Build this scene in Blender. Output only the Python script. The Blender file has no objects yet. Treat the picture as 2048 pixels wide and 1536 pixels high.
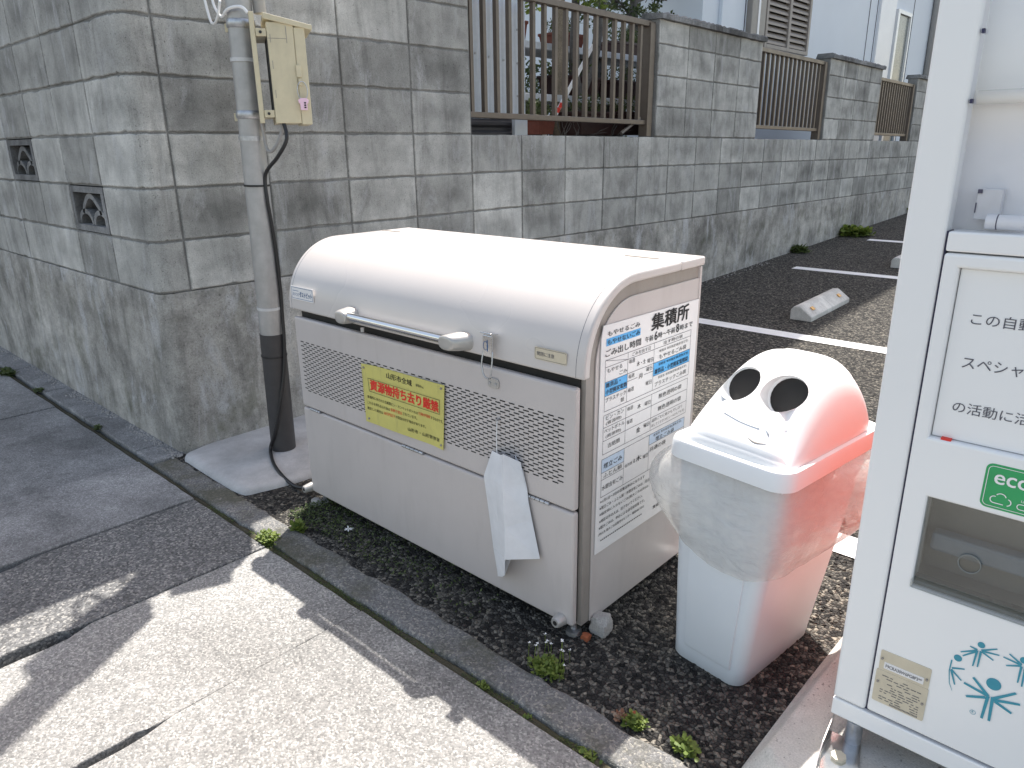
import bpy, bmesh, math, random
from mathutils import Vector, Matrix, noise as mnoise
random.seed(7)
SC = bpy.context.scene
COL = SC.collection
PI = math.pi

# ------------------------------------------------------------------ camera
yaw, pitch, roll = math.radians(42.688), math.radians(18.086), math.radians(-0.724)
fw = Vector((-math.sin(yaw)*math.cos(pitch), math.cos(yaw)*math.cos(pitch), -math.sin(pitch)))
rr = Vector((math.cos(yaw), math.sin(yaw), 0)); uu = rr.cross(fw)
r2 = rr*math.cos(roll)+uu*math.sin(roll); u2 = -rr*math.sin(roll)+uu*math.cos(roll)
cam = bpy.data.cameras.new('camera'); cam.lens = 36*1456.0/2048; cam.sensor_width = 36
cam.clip_start = 0.02; cam.clip_end = 2000
co = bpy.data.objects.new('camera', cam); COL.objects.link(co)
M3 = Matrix((r2, u2, -fw)).transposed()
co.matrix_world = Matrix.Translation((2.9093, -1.1378, 1.2161)) @ M3.to_4x4()
SC.camera = co
# ------------------------------------------------------------------ sky, sun, exposure
SUN = Vector((-0.29, 0.47, 1.0)).normalized()
w = bpy.data.worlds.new('World'); SC.world = w; w.use_nodes = True
nt = w.node_tree; bg = nt.nodes['Background']
sky = nt.nodes.new('ShaderNodeTexSky'); sky.sky_type = 'NISHITA'; sky.sun_disc = False
sky.sun_elevation = math.asin(SUN.z); sky.sun_rotation = math.atan2(SUN.x, SUN.y)
sky.dust_density = 1.6; sky.air_density = 1.0
tint = nt.nodes.new('ShaderNodeMixRGB'); tint.blend_type = 'MULTIPLY'; tint.inputs[0].default_value = 1; tint.inputs[2].default_value = (1.20, 1.0, .80, 1)
nt.links.new(sky.outputs[0], tint.inputs[1]); nt.links.new(tint.outputs[0], bg.inputs[0]); bg.inputs[1].default_value = 0.15
sl = bpy.data.lights.new('sun', 'SUN'); sl.energy = 4.0; sl.angle = math.radians(0.6); sl.color = (1.0, 0.95, 0.88)
so = bpy.data.objects.new('sun', sl); COL.objects.link(so)
so.rotation_euler = SUN.to_track_quat('Z', 'Y').to_euler()
SC.view_settings.view_transform = 'Standard'; SC.view_settings.look = 'None'
SC.view_settings.exposure = 1.10; SC.view_settings.gamma = 1
try: SC.view_settings.use_curve_mapping = False
except Exception: pass

# ------------------------------------------------------------------ material helpers
def nn(nt, t, **k):
    n = nt.nodes.new(t)
    for a, b in k.items(): setattr(n, a, b)
    return n
def newmat(name):
    m = bpy.data.materials.new(name); m.use_nodes = True
    return m, m.node_tree, m.node_tree.nodes['Principled BSDF']
def coords(nt, scale=(1, 1, 1)):
    g = nn(nt, 'ShaderNodeNewGeometry'); mp = nn(nt, 'ShaderNodeMapping'); mp.inputs['Scale'].default_value = scale
    nt.links.new(g.outputs['Position'], mp.inputs[0]); return mp.outputs[0]
def noise(nt, vec, scale, detail=4, rough=.6, dist=0):
    n = nn(nt, 'ShaderNodeTexNoise'); n.inputs['Scale'].default_value = scale; n.inputs['Detail'].default_value = detail
    n.inputs['Roughness'].default_value = rough; n.inputs['Distortion'].default_value = dist
    nt.links.new(vec, n.inputs['Vector']); return n.outputs['Fac']
def ramp(nt, fac, stops):
    r = nn(nt, 'ShaderNodeValToRGB'); e = r.color_ramp.elements
    while len(e) < len(stops): e.new(.5)
    for i, (p, c) in enumerate(stops):
        e[i].position = p; e[i].color = (c, c, c, 1) if isinstance(c, (int, float)) else (*c, 1)
    nt.links.new(fac, r.inputs[0]); return r.outputs[0]
def mix(nt, mode, fac, a, b):
    m = nn(nt, 'ShaderNodeMixRGB', blend_type=mode)
    for i, v in enumerate((fac, a, b)):
        if hasattr(v, 'links'): nt.links.new(v, m.inputs[i])
        elif isinstance(v, (int, float)): m.inputs[i].default_value = v if i == 0 else (v, v, v, 1)
        else: m.inputs[i].default_value = (*v, 1)
    return m.outputs[0]
def bump(nt, bs, h, strength, dist=.004):
    b = nn(nt, 'ShaderNodeBump'); b.inputs['Strength'].default_value = strength; b.inputs['Distance'].default_value = dist
    nt.links.new(h, b.inputs['Height']); nt.links.new(b.outputs[0], bs.inputs['Normal']); return b
def plain(name, col, rough=.5, metal=0, var=.06, spec=.5, vscale=30, trans=None, dirt=0.0):
    m, nt, bs = newmat(name)
    v = coords(nt); n = noise(nt, v, vscale, 5)
    lo = tuple(c*(1-var) for c in col); hi = tuple(min(1, c*(1+var)) for c in col)
    c = ramp(nt, n, [(.3, lo), (.7, hi)])
    if dirt:
        s = noise(nt, coords(nt, (6, 6, 1.2)), 3, 8, .7)
        d = ramp(nt, s, [(.52, 0.0), (.72, dirt)])
        c = mix(nt, 'MIX', d, c, (.16, .14, .11))
    nt.links.new(c, bs.inputs['Base Color'])
    r = ramp(nt, noise(nt, v, vscale*.4, 3), [(.3, max(0, rough-.06)), (.7, min(1, rough+.06))])
    nt.links.new(r, bs.inputs['Roughness'])
    bs.inputs['Metallic'].default_value = metal; bs.inputs['Specular IOR Level'].default_value = spec
    return m

def concrete(name, base, warm=(1, 1, 1), streak=.5, grain=250, gstr=.35, blotch=.5, attr=None, rough=.92, white=.0, bmp=.5, moss=None):
    m, nt, bs = newmat(name); v = coords(nt)
    big = noise(nt, v, 1.7, 6, .62, .4)
    med = noise(nt, v, 9, 6, .65)
    fine = noise(nt, v, grain, 3, .7)
    st = noise(nt, coords(nt, (3.2, 3.2, .55)), 2.4, 7, .72, .7)
    b = [base*x for x in warm]; big = ramp(nt, big, [(.25, .1), (.75, .9)]); med = ramp(nt, med, [(.2, .1), (.8, .9)]); st = ramp(nt, st, [(.2, .2), (.8, .85)])
    c = ramp(nt, big, [(.25, tuple(x*(1-blotch*.55) for x in b)), (.55, tuple(b)), (.8, tuple(x*(1+blotch*.4) for x in b))])
    c = mix(nt, 'MULTIPLY', 1, c, ramp(nt, med, [(.28, 1-blotch*.4), (.6, 1.06), (.8, 1.15)]))
    c = mix(nt, 'MULTIPLY', streak, c, ramp(nt, st, [(.36, .42), (.52, 1.0), (.7, 1.12)]))
    if attr:
        a = nn(nt, 'ShaderNodeAttribute', attribute_name=attr)
        c = mix(nt, 'MULTIPLY', 1, c, a.outputs['Color'])
        # pale rims and darker damp hearts inside each block
        q = nn(nt, 'ShaderNodeAttribute', attribute_name='buv'); sp = nn(nt, 'ShaderNodeSeparateColor'); nt.links.new(q.outputs['Color'], sp.inputs[0])
        def M(op, x, y):
            k = nn(nt, 'ShaderNodeMath', operation=op)
            for i_, z_ in enumerate((x, y)):
                if hasattr(z_, 'links'): nt.links.new(z_, k.inputs[i_])
                else: k.inputs[i_].default_value = z_
            return k.outputs[0]
        eu = M('MULTIPLY', M('SUBTRACT', .5, M('ABSOLUTE', M('SUBTRACT', sp.outputs[0], .5), 0)), 2.0)
        ev = M('SUBTRACT', .5, M('ABSOLUTE', M('SUBTRACT', sp.outputs[1], .5), 0))
        e = M('MINIMUM', eu, ev)
        en = M('ADD', e, M('MULTIPLY', M('SUBTRACT', noise(nt, v, 11, 5, .6), .5), .55))
        heart = ramp(nt, en, [(.0, 1.22), (.10, 1.08), (.24, 1.0), (.42, .80)])
        amt = ramp(nt, sp.outputs[2], [(.15, .1), (.9, 1.0)])
        hm = nn(nt, 'ShaderNodeMixRGB', blend_type='MULTIPLY'); nt.links.new(amt, hm.inputs[0]); nt.links.new(c, hm.inputs[1]); nt.links.new(heart, hm.inputs[2]); c = hm.outputs[0]
        grime = ramp(nt, M('ADD', e, M('MULTIPLY', M('SUBTRACT', noise(nt, v, 40, 4, .6), .5), .12)), [(.0, .74), (.03, 1.0)])
        c = mix(nt, 'MULTIPLY', 1, c, grime)
    if white:
        wn = noise(nt, coords(nt, (3, 3, 1.1)), 2.6, 8, .72, .6)
        c = mix(nt, 'MIX', ramp(nt, wn, [(.54, 0.0), (.66, white)]), c, (.52, .52, .53))
        pn = noise(nt, v, 120, 2); c = mix(nt, 'MULTIPLY', 1, c, ramp(nt, pn, [(.27, .45), (.36, 1.0)]))
    if moss:
        c = mix(nt, 'MIX', ramp(nt, noise(nt, v, 5, 8, .7), [(.52, 0.0), (.68, moss)]), c, (.07, .075, .03))
    c = mix(nt, 'MULTIPLY', 1, c, ramp(nt, fine, [(.2, 1-gstr), (.5, 1.0), (.8, 1+gstr)]))
    nt.links.new(c, bs.inputs['Base Color']); bs.inputs['Roughness'].default_value = rough
    bs.inputs['Specular IOR Level'].default_value = .25
    h = mix(nt, 'ADD', .35, fine, med); bump(nt, bs, h, bmp, .003)
    return m

def aggregate(name, cols, size, bstr, dist, tint=None, crack=.35, tcut=(.58, .72), wear=0):
    """stones set in a binder: voronoi cells with their own grey, dark gaps between"""
    m, nt, bs = newmat(name); v = coords(nt)
    wv = nn(nt, 'ShaderNodeTexNoise'); wv.inputs['Scale'].default_value = 60
    nt.links.new(v, wv.inputs['Vector'])
    va = nn(nt, 'ShaderNodeVectorMath', operation='MULTIPLY_ADD'); va.inputs[1].default_value = (size*.6,)*3
    nt.links.new(wv.outputs['Color'], va.inputs[0]); nt.links.new(v, va.inputs[2])
    vo = nn(nt, 'ShaderNodeTexVoronoi'); vo.inputs['Scale'].default_value = 1/size; nt.links.new(va.outputs[0], vo.inputs['Vector'])
    ve = nn(nt, 'ShaderNodeTexVoronoi', feature='DISTANCE_TO_EDGE'); ve.inputs['Scale'].default_value = 1/size; nt.links.new(va.outputs[0], ve.inputs['Vector'])
    sep = nn(nt, 'ShaderNodeSeparateColor'); nt.links.new(vo.outputs['Color'], sep.inputs[0])
    c = ramp(nt, sep.outputs[0], cols)
    c = mix(nt, 'MULTIPLY', 1, c, ramp(nt, ve.outputs['Distance'], [(.0, crack), (.12, 1.0)]))
    c = mix(nt, 'MULTIPLY', 1, c, ramp(nt, noise(nt, v, 1.3, 6, .6), [(.3, .82), (.7, 1.12)]))
    c = mix(nt, 'MULTIPLY', 1, c, ramp(nt, noise(nt, v, 500, 2), [(.3, .8), (.7, 1.15)]))
    if wear:
        c = mix(nt, 'MULTIPLY', wear, c, ramp(nt, noise(nt, v, 2.6, 7, .68, .8), [(.34, .55), (.5, .95), (.66, 1.3)]))
        c = mix(nt, 'MULTIPLY', wear, c, ramp(nt, noise(nt, v, 14, 6, .7), [(.3, .8), (.6, 1.08)]))
    if tint: c = mix(nt, 'MIX', ramp(nt, noise(nt, v, 3.1, 8, .7), [(tcut[0], 0.0), (tcut[1], .7)]), c, tint)
    nt.links.new(c, bs.inputs['Base Color']); bs.inputs['Roughness'].default_value = .85; bs.inputs['Specular IOR Level'].default_value = .3
    h = mix(nt, 'ADD', .6, ramp(nt, ve.outputs['Distance'], [(.0, 0.0), (.3, 1.0)]), sep.outputs[1])
    bump(nt, bs, h, bstr, dist)
    return m

MT = {}
MT['block'] = concrete('concrete_block', .43, (1, .985, .94), streak=.5, blotch=.5, attr='tone', white=.5, grain=220, gstr=.28)
MT['mortar'] = concrete('mortar_joint', .25, (1, .99, .95), streak=.3)
MT['foundation'] = concrete('cast_foundation', .42, (1, .96, .89), streak=.55, blotch=.85, white=.75, grain=160, moss=.45)
MT['coping'] = concrete('coping_stone', .24, streak=.6, blotch=.9, grain=120)
MT['pad'] = concrete('light_mortar_pad', .52, (1, 1, 1.0), streak=0, blotch=.35, gstr=.12)
MT['pad2'] = concrete('speckled_plinth', .56, (1, .97, .90), streak=.0, blotch=.3, gstr=.25, white=.04)
MT['slab'] = aggregate('exposed_aggregate_slab', [(.0, (.19, .188, .182)), (.3, (.265, .262, .253)), (.7, (.335, .328, .315)), (1.0, (.50, .485, .46))], .0046, .45, .0015, crack=.84, wear=.3)
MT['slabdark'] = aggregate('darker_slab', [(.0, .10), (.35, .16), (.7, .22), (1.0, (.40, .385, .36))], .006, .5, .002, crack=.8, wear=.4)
MT['kerb'] = aggregate('kerb_concrete', [(.0, .15), (.35, .20), (.7, .25), (1.0, (.40, .38, .34))], .005, .5, .003, tint=(.085, .082, .05), crack=.8, tcut=(.47, .62))
MT['slabold'] = aggregate('worn_slab', [(.0, .20), (.4, .27), (.8, .33), (1.0, .42)], .0042, .4, .0015, tint=(.15, .155, .15), crack=.82, wear=.8)
MT['asphalt'] = aggregate('coarse_asphalt', [(.0, (.018, .0175, .0175)), (.38, (.052, .049, .046)), (.75, (.145, .136, .120)), (1.0, (.30, .275, .23))], .0105, .9, .006, crack=.3)
MT['street'] = aggregate('street_asphalt', [(.0, .07), (1.0, .16)], .012, .5, .003)
MT['dirt'] = concrete('joint_dirt', .075, (1, .92, .62), streak=0, grain=300, gstr=.6, moss=.9)
MT['line'] = concrete('white_road_paint', .86, (1, 1, .99), streak=0, blotch=.12, gstr=.18, rough=.7)
MT['binpaint'] = plain('beige_steel_paint', (.54, .50, .485), .38, 0, .03, vscale=6, dirt=.10)
MT['lidpaint'] = plain('pale_beige_lid_paint', (.60, .565, .545), .30, 0, .02, vscale=4)
MT['strip'] = plain('taupe_trim_paint', (.30, .275, .25), .45, 0, .05, dirt=.25)
MT['dark'] = plain('painted_gap_shade', (.018, .017, .016), .8)  # near-black standing in for shade in gaps, slots and openings
MT['chrome'] = plain('polished_steel', (.72, .72, .72), .16, 1, .03)
MT['steel'] = plain('galvanised_steel', (.50, .51, .53), .42, .9, .18, vscale=60)
MT['alu'] = plain('grey_cast_metal', (.47, .455, .435), .36, .35, .06)
MT['pole'] = plain('galvanised_pole', (.43, .425, .42), .45, .35, .14, vscale=14, dirt=.15)
MT['sleeve'] = plain('dark_grey_sleeve', (.052, .05, .052), .5, 0, .1)
MT['rubber'] = plain('black_cable', (.018, .018, .02), .42)
MT['cream'] = plain('cream_box_paint', (.60, .535, .37), .42, 0, .05, dirt=.12)
MT['greypipe'] = plain('grey_conduit', (.33, .32, .31), .5)
MT['white'] = plain('white_enamel', (.89, .89, .89), .22, 0, .01, vscale=3)
MT['whitein'] = plain('white_interior', (.88, .88, .90), .35, 0, .02)
MT['red'] = plain('red_side_panel', (.84, .15, .09), .4, 0, .02)
MT['darktrim'] = plain('dark_blue_seal', (.03, .03, .08), .5)
MT['paper'] = plain('white_vinyl_sheet', (.80, .79, .79), .5, 0, .02)
MT['paperold'] = plain('weathered_white_sheet', (.72, .73, .76), .6, 0, .08, vscale=14)
MT['yellow'] = plain('yellow_plate', (.60, .55, .165), .55, 0, .07, vscale=10, dirt=.5)
MT['ink'] = plain('black_ink', (.012, .011, .014), .5)
MT['inkgrey'] = plain('grey_ink', (.085, .085, .11), .5)
MT['redink'] = plain('red_ink', (.75, .035, .02), .5)
MT['blueink'] = plain('blue_highlight', (.10, .42, .80), .5)
MT['paleblue'] = plain('pale_blue_highlight', (.55, .66, .80), .5)
MT['navy'] = plain('navy_ink', (.05, .12, .27), .5)
MT['teal'] = plain('teal_print', (.045, .30, .40), .4)
MT['green'] = plain('green_sticker', (.03, .36, .12), .35)
MT['plate'] = plain('beige_name_plate', (.62, .55, .42), .45, .0, .06)
MT['can'] = plain('white_plastic', (.80, .82, .84), .35, 0, .02, vscale=5)
MT['canbody'] = plain('translucent_grey_plastic', (.66, .70, .74), .4, 0, .03, vscale=5)
MT['pink'] = plain('pink_plastic', (.80, .55, .68), .4)
MT['fence'] = plain('bronze_aluminium', (.155, .128, .105), .42, .35, .08)
MT['housewall'] = plain('white_siding', (.74, .79, .85), .6, 0, .02, vscale=2)
MT['shutter'] = plain('taupe_louvre', (.33, .29, .26), .5)
MT['glassdark'] = plain('grey_window', (.20, .215, .21), .25)
MT['chutegrey'] = plain('grey_chute_plastic', (.36, .355, .335), .5, 0, .05)
MT['traygrey'] = plain('blue_grey_tray', (.27, .33, .41), .35, 0, .05)
MT['paleholder'] = plain('pale_holder', (.70, .71, .74), .4)
MT['sheetwhite'] = plain('pale_corrugated_sheet', (.62, .66, .70), .4, 0, .05, dirt=.1)
MT['sheetdark'] = plain('dark_corrugated_sheet', (.06, .06, .07), .5, .3)
MT['board'] = plain('painted_shelf_board', (.62, .64, .66), .6, 0, .1, dirt=.4)
MT['legblock'] = concrete('shelf_leg_block', .12)
MT['terracotta'] = plain('terracotta', (.15, .038, .022), .7, 0, .2)
MT['planter'] = plain('dark_red_planter', (.035, .012, .011), .5, 0, .2)
MT['soil'] = plain('soil', (.03, .022, .016), .95, 0, .3)
MT['bark'] = concrete('bark', .24, (1, .82, .6), streak=.6, blotch=.6, grain=90, bmp=1)
MT['barkgrey'] = concrete('grey_bark', .14, (1, .93, .85), streak=.6, blotch=.6, grain=90, bmp=1)
MT['stone'] = concrete('broken_concrete', .42, (1, .96, .92), streak=0, blotch=.3)
MT['redstone'] = plain('red_brick_chip', (.30, .09, .04), .9, 0, .2)
MT['stop'] = concrete('wheel_stop_concrete', .68, (1, .98, .92), streak=.4, blotch=.4)
MT['orange'] = plain('amber_reflector', (.75, .38, .05), .3)
MT['tie'] = plain('white_cable_tie', (.62, .62, .62), .45)
MT['petal'] = plain('white_petal', (.85, .85, .85), .6)
def leafmat(name, a, b):
    m, nt, bs = newmat(name); g = nn(nt, 'ShaderNodeNewGeometry')
    c = ramp(nt, g.outputs['Random Per Island'], [(0, a), (1, b)])
    nt.links.new(c, bs.inputs['Base Color']); bs.inputs['Roughness'].default_value = .55
    tr = nn(nt, 'ShaderNodeBsdfTranslucent'); nt.links.new(c, tr.inputs[0])
    mx = nn(nt, 'ShaderNodeMixShader'); mx.inputs[0].default_value = .3
    nt.links.new(bs.outputs[0], mx.inputs[1]); nt.links.new(tr.outputs[0], mx.inputs[2])
    nt.links.new(mx.outputs[0], nt.nodes['Material Output'].inputs[0]); return m
MT['leaf'] = leafmat('weed_leaf', (.10, .16, .025), (.24, .30, .06))
MT['moss'] = leafmat('dark_weed_leaf', (.045, .075, .02), (.12, .16, .045))
MT['pine'] = leafmat('pine_foliage', (.035, .06, .02), (.12, .15, .05))
MT['deadleaf'] = leafmat('dry_leaf', (.25, .10, .05), (.50, .42, .33))
# thin polythene bag
m, nt, bs = newmat('clear_polythene'); MT['bag'] = m
tp = nn(nt, 'ShaderNodeBsdfTransparent'); tl = nn(nt, 'ShaderNodeBsdfTranslucent'); gl = nn(nt, 'ShaderNodeBsdfGlossy'); df = nn(nt, 'ShaderNodeBsdfDiffuse')
tl.inputs[0].default_value = (.86, .86, .84, 1); df.inputs[0].default_value = (.80, .80, .79, 1); gl.inputs['Roughness'].default_value = .16
v = coords(nt, (1, 1, 1.8)); h = noise(nt, v, 15, 7, .62, 2.2)
bpn = nn(nt, 'ShaderNodeBump'); bpn.inputs['Strength'].default_value = .8; bpn.inputs['Distance'].default_value = .012; nt.links.new(h, bpn.inputs['Height'])
nt.links.new(bpn.outputs[0], gl.inputs['Normal'])
a1 = nn(nt, 'ShaderNodeMixShader'); a1.inputs[0].default_value = .5; nt.links.new(tl.outputs[0], a1.inputs[1]); nt.links.new(df.outputs[0], a1.inputs[2])
a2 = nn(nt, 'ShaderNodeMixShader'); nt.links.new(ramp(nt, noise(nt, v, 9, 5), [(.3, .36), (.7, .56)]), a2.inputs[0]); nt.links.new(tp.outputs[0], a2.inputs[1]); nt.links.new(a1.outputs[0], a2.inputs[2])
a3 = nn(nt, 'ShaderNodeMixShader'); lw_ = nn(nt, 'ShaderNodeLayerWeight'); lw_.inputs[0].default_value = .5; nt.links.new(bpn.outputs[0], lw_.inputs['Normal'])
nt.links.new(ramp(nt, lw_.outputs['Facing'], [(.0, .08), (.5, .13), (.8, .28), (1.0, .6)]), a3.inputs[0]); nt.links.new(a2.outputs[0], a3.inputs[1]); nt.links.new(gl.outputs[0], a3.inputs[2])
nt.links.new(a3.outputs[0], nt.nodes['Material Output'].inputs[0])
# smoky clear plastic and window glass
def sheen(nt, base, top, normal=None):
    lw = nn(nt, 'ShaderNodeLayerWeight'); lw.inputs[0].default_value = .5
    if normal is not None: nt.links.new(normal, lw.inputs['Normal'])
    return ramp(nt, lw.outputs['Facing'], [(.0, base), (.55, base*1.3), (.85, base+.25*(top-base)), (1.0, top)])
def clear(name, tint, fac, rough=.05):
    m, nt, bs = newmat(name)
    tp = nn(nt, 'ShaderNodeBsdfTransparent'); tp.inputs[0].default_value = (*tint, 1)
    gl = nn(nt, 'ShaderNodeBsdfGlossy'); gl.inputs['Roughness'].default_value = rough
    mx = nn(nt, 'ShaderNodeMixShader'); nt.links.new(sheen(nt, fac, .8), mx.inputs[0]); nt.links.new(tp.outputs[0], mx.inputs[1]); nt.links.new(gl.outputs[0], mx.inputs[2])
    nt.links.new(mx.outputs[0], nt.nodes['Material Output'].inputs[0]); return m
MT['pane'] = clear('display_pane', (.99, .99, .995), .05)
MT['flap'] = clear('smoky_flap', (.80, .81, .80), .07, .10)

# ------------------------------------------------------------------ mesh helpers
class MB:
    def __init__(s): s.v = []; s.f = []; s.tone = []; s.vuv = []
    def add(s, vs, fs, tone=1.0):
        o = len(s.v); s.v += [tuple(p) for p in vs]; s.f += [tuple(o+i for i in f) for f in fs]; s.tone += [tone]*len(fs); return s
    def box(s, x0, x1, y0, y1, z0, z1, tone=1.0):
        return s.add([(x0, y0, z0), (x1, y0, z0), (x1, y1, z0), (x0, y1, z0), (x0, y0, z1), (x1, y0, z1), (x1, y1, z1), (x0, y1, z1)],
                     [(0, 3, 2, 1), (4, 5, 6, 7), (0, 1, 5, 4), (1, 2, 6, 5), (2, 3, 7, 6), (3, 0, 4, 7)], tone)
    def obox(s, o, a, b, c):
        o, a, b, c = map(Vector, (o, a, b, c))
        vs = [o, o+a, o+a+b, o+b, o+c, o+a+c, o+a+b+c, o+b+c]
        return s.add(vs, [(0, 3, 2, 1), (4, 5, 6, 7), (0, 1, 5, 4), (1, 2, 6, 5), (2, 3, 7, 6), (3, 0, 4, 7)])
    def prism(s, pts, vec, tone=1.0):
        n = len(pts); vec = Vector(vec); P = [Vector(p) for p in pts]
        return s.add(P+[p+vec for p in P], [tuple(range(n))[::-1], tuple(range(n, 2*n))]+[(i, (i+1) % n, n+(i+1) % n, n+i) for i in range(n)], tone)
    def tube(s, pts, rad, n=12, cap=True):
        P = [Vector(p) for p in pts]; R = rad if isinstance(rad, (list, tuple)) else [rad]*len(P)
        t0 = (P[1]-P[0]).normalized(); nrm = t0.orthogonal().normalized(); vs = []
        for i, p in enumerate(P):
            t = (P[min(i+1, len(P)-1)]-P[max(i-1, 0)]).normalized()
            nrm = (nrm-t*nrm.dot(t)).normalized(); b = t.cross(nrm)
            for k in range(n):
                a = 2*PI*k/n; vs.append(p+(nrm*math.cos(a)+b*math.sin(a))*R[i])
        fs = [(i*n+k, i*n+(k+1) % n, (i+1)*n+(k+1) % n, (i+1)*n+k) for i in range(len(P)-1) for k in range(n)]
        if cap: fs += [tuple(range(n))[::-1], tuple((len(P)-1)*n+k for k in range(n))]
        return s.add(vs, fs)
    def loft(s, rings, capa=True, capb=True, closed=True):
        n = len(rings[0]); vs = [p for r in rings for p in r]
        fs = [(i*n+k, i*n+(k+1) % n, (i+1)*n+(k+1) % n, (i+1)*n+k) for i in range(len(rings)-1) for k in range(n if closed else n-1)]
        if capa: fs.append(tuple(range(n))[::-1])
        if capb: fs.append(tuple((len(rings)-1)*n+k for k in range(n)))
        return s.add(vs, fs)
def obj(name, mb, mat, parent=None, bevel=0, smooth=False, seg=2, tone=False, flip=True, auto=None):
    me = bpy.data.meshes.new(name)
    o = bpy.data.objects.new(name, me); COL.objects.link(o)
    off = Vector((0, 0, 0))
    p = parent
    while p is not None: off += p.location; p = p.parent
    me.from_pydata([tuple(Vector(q)-off) for q in mb.v], [], mb.f); me.validate()
    if tone and len(me.polygons) == len(mb.tone):
        ca = me.color_attributes.new('tone', 'FLOAT_COLOR', 'CORNER')
        for pl in me.polygons:
            t = mb.tone[pl.index]
            for li in pl.loop_indices: ca.data[li].color = (t, t, t*.99, 1)
    if tone and len(mb.vuv) == len(me.vertices):
        cb = me.color_attributes.new('buv', 'FLOAT_COLOR', 'POINT')
        for i_, c_ in enumerate(mb.vuv): cb.data[i_].color = (*c_, 1)
    if flip:
        bm = bmesh.new(); bm.from_mesh(me); bmesh.ops.recalc_face_normals(bm, faces=bm.faces); bm.to_mesh(me); bm.free()
    me.materials.append(MT[mat] if isinstance(mat, str) else mat)
    if smooth or auto: me.polygons.foreach_set('use_smooth', [True]*len(me.polygons))
    if bevel:
        b = o.modifiers.new('bevel', 'BEVEL'); b.width = bevel; b.segments = seg; b.limit_method = 'ANGLE'; b.angle_limit = .6
        b.harden_normals = False
    if auto:
        bm = bmesh.new(); bm.from_mesh(me)
        for e in bm.edges:
            if len(e.link_faces) == 2 and e.calc_face_angle(0) > auto: e.smooth = False
        bm.to_mesh(me); bm.free()
    if parent is not None:
        o.parent = parent
    return o
def tag(o, label=None, cat=None, group=None, kind=None):
    if label: o['label'] = label
    if cat: o['category'] = cat
    if group: o['group'] = group
    if kind: o['kind'] = kind
    return o
def thing(name, loc, label, cat, group=None):
    o = bpy.data.objects.new(name, None); o.empty_display_size = .1; COL.objects.link(o); o.location = loc
    return tag(o, label, cat, group)
def struct(name, mb, mat, **k):
    o = obj(name, mb, mat, **k); o['kind'] = 'structure'; return o
def copy_thing(src, delta, label):
    def cp(o, par):
        c = o.copy(); COL.objects.link(c)
        if par is not None: c.parent = par
        for ch in [x for x in bpy.data.objects if x.parent == o]: cp(ch, c)
        return c
    r = cp(src, None); r.location = src.location+Vector(delta); r['label'] = label; return r

# text: glyph outlines from the built-in font, scaled into boxes on a plane
def glyphs(body, bold=0.0):
    cu = bpy.data.curves.new('glyphs', 'FONT'); cu.body = body; cu.size = 1; cu.offset = 0.0; cu.resolution_u = 3
    o = bpy.data.objects.new('glyphs', cu); COL.objects.link(o)
    dg = bpy.context.evaluated_depsgraph_get(); dg.update()
    me = bpy.data.meshes.new_from_object(o.evaluated_get(dg))
    vs = [tuple(v.co) for v in me.vertices]; fs = [tuple(p.vertices) for p in me.polygons]
    bpy.data.objects.remove(o); bpy.data.curves.remove(cu); bpy.data.meshes.remove(me)
    return vs, fs
def text(mb, body, plane, u, v, h, width=None, skew=0.0, bold=0.012):
    """body set with its lower left at (u, v), glyph height h, total width; plane = (origin, right, up)"""
    vs, fs = glyphs(body, bold)
    if not vs: return
    x0 = min(p[0] for p in vs); x1 = max(p[0] for p in vs); y0 = min(p[1] for p in vs); y1 = max(p[1] for p in vs)
    if y1-y0 < .3: y0, y1 = -.05, .75
    sy = h/(y1-y0); sx = (width/(x1-x0)) if width else sy
    O, R, U = plane; N = R.cross(U).normalized(); d = bold*h*.9
    offs = [(0, 0)] if bold <= .001 else ([(-d, 0), (d, 0)] if bold < .03 else [(-d, -d*.6), (d, -d*.6), (-d, d*.6), (d, d*.6)])
    for i, (dx, dy) in enumerate(offs):
        mb.add([O+R*(u+(p[0]-x0)*sx+dx)+U*(v+(p[1]-y0)*sy+dy)+N*(.00006*i) for p in vs], fs)
def rect(mb, plane, u0, u1, v0, v1):
    O, R, U = plane
    mb.add([O+R*u0+U*v0, O+R*u1+U*v0, O+R*u1+U*v1, O+R*u0+U*v1], [(0, 1, 2, 3)])
SN = [0]
def stroke(mb, plane, pts, w0, w1=None):
    O, R, U = plane; SN[0] = (SN[0]+1) % 24; O = O+R.cross(U).normalized()*(.00003*SN[0]); w1 = w0 if w1 is None else w1; n = len(pts); L = []; Rr = []
    for i, (a, b) in enumerate(pts):
        p, q = pts[max(0, i-1)], pts[min(n-1, i+1)]
        d = Vector((q[0]-p[0], q[1]-p[1])).normalized(); ww = (w0+(w1-w0)*i/(n-1))/2
        L.append(O+R*(a-d.y*ww)+U*(b+d.x*ww)); Rr.append(O+R*(a+d.y*ww)+U*(b-d.x*ww))
    mb.add(L+Rr, [(i, i+1, n+i+1, n+i) for i in range(n-1)])
def disc(mb, plane, u, v, r, r2=None, n=20):
    O, R, U = plane; r2 = r2 or r
    mb.add([O+R*(u+r*math.cos(2*PI*k/n))+U*(v+r2*math.sin(2*PI*k/n)) for k in range(n)], [tuple(range(n))])
def rrect(u0, u1, v0, v1, r, n=5):
    pts = []
    for cx, cy, a0 in ((u1-r, v1-r, 0), (u0+r, v1-r, PI/2), (u0+r, v0+r, PI), (u1-r, v0+r, 1.5*PI)):
        for k in range(n+1):
            a = a0+PI/2*k/n; pts.append((cx+r*math.cos(a), cy+r*math.sin(a)))
    return pts

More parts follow.
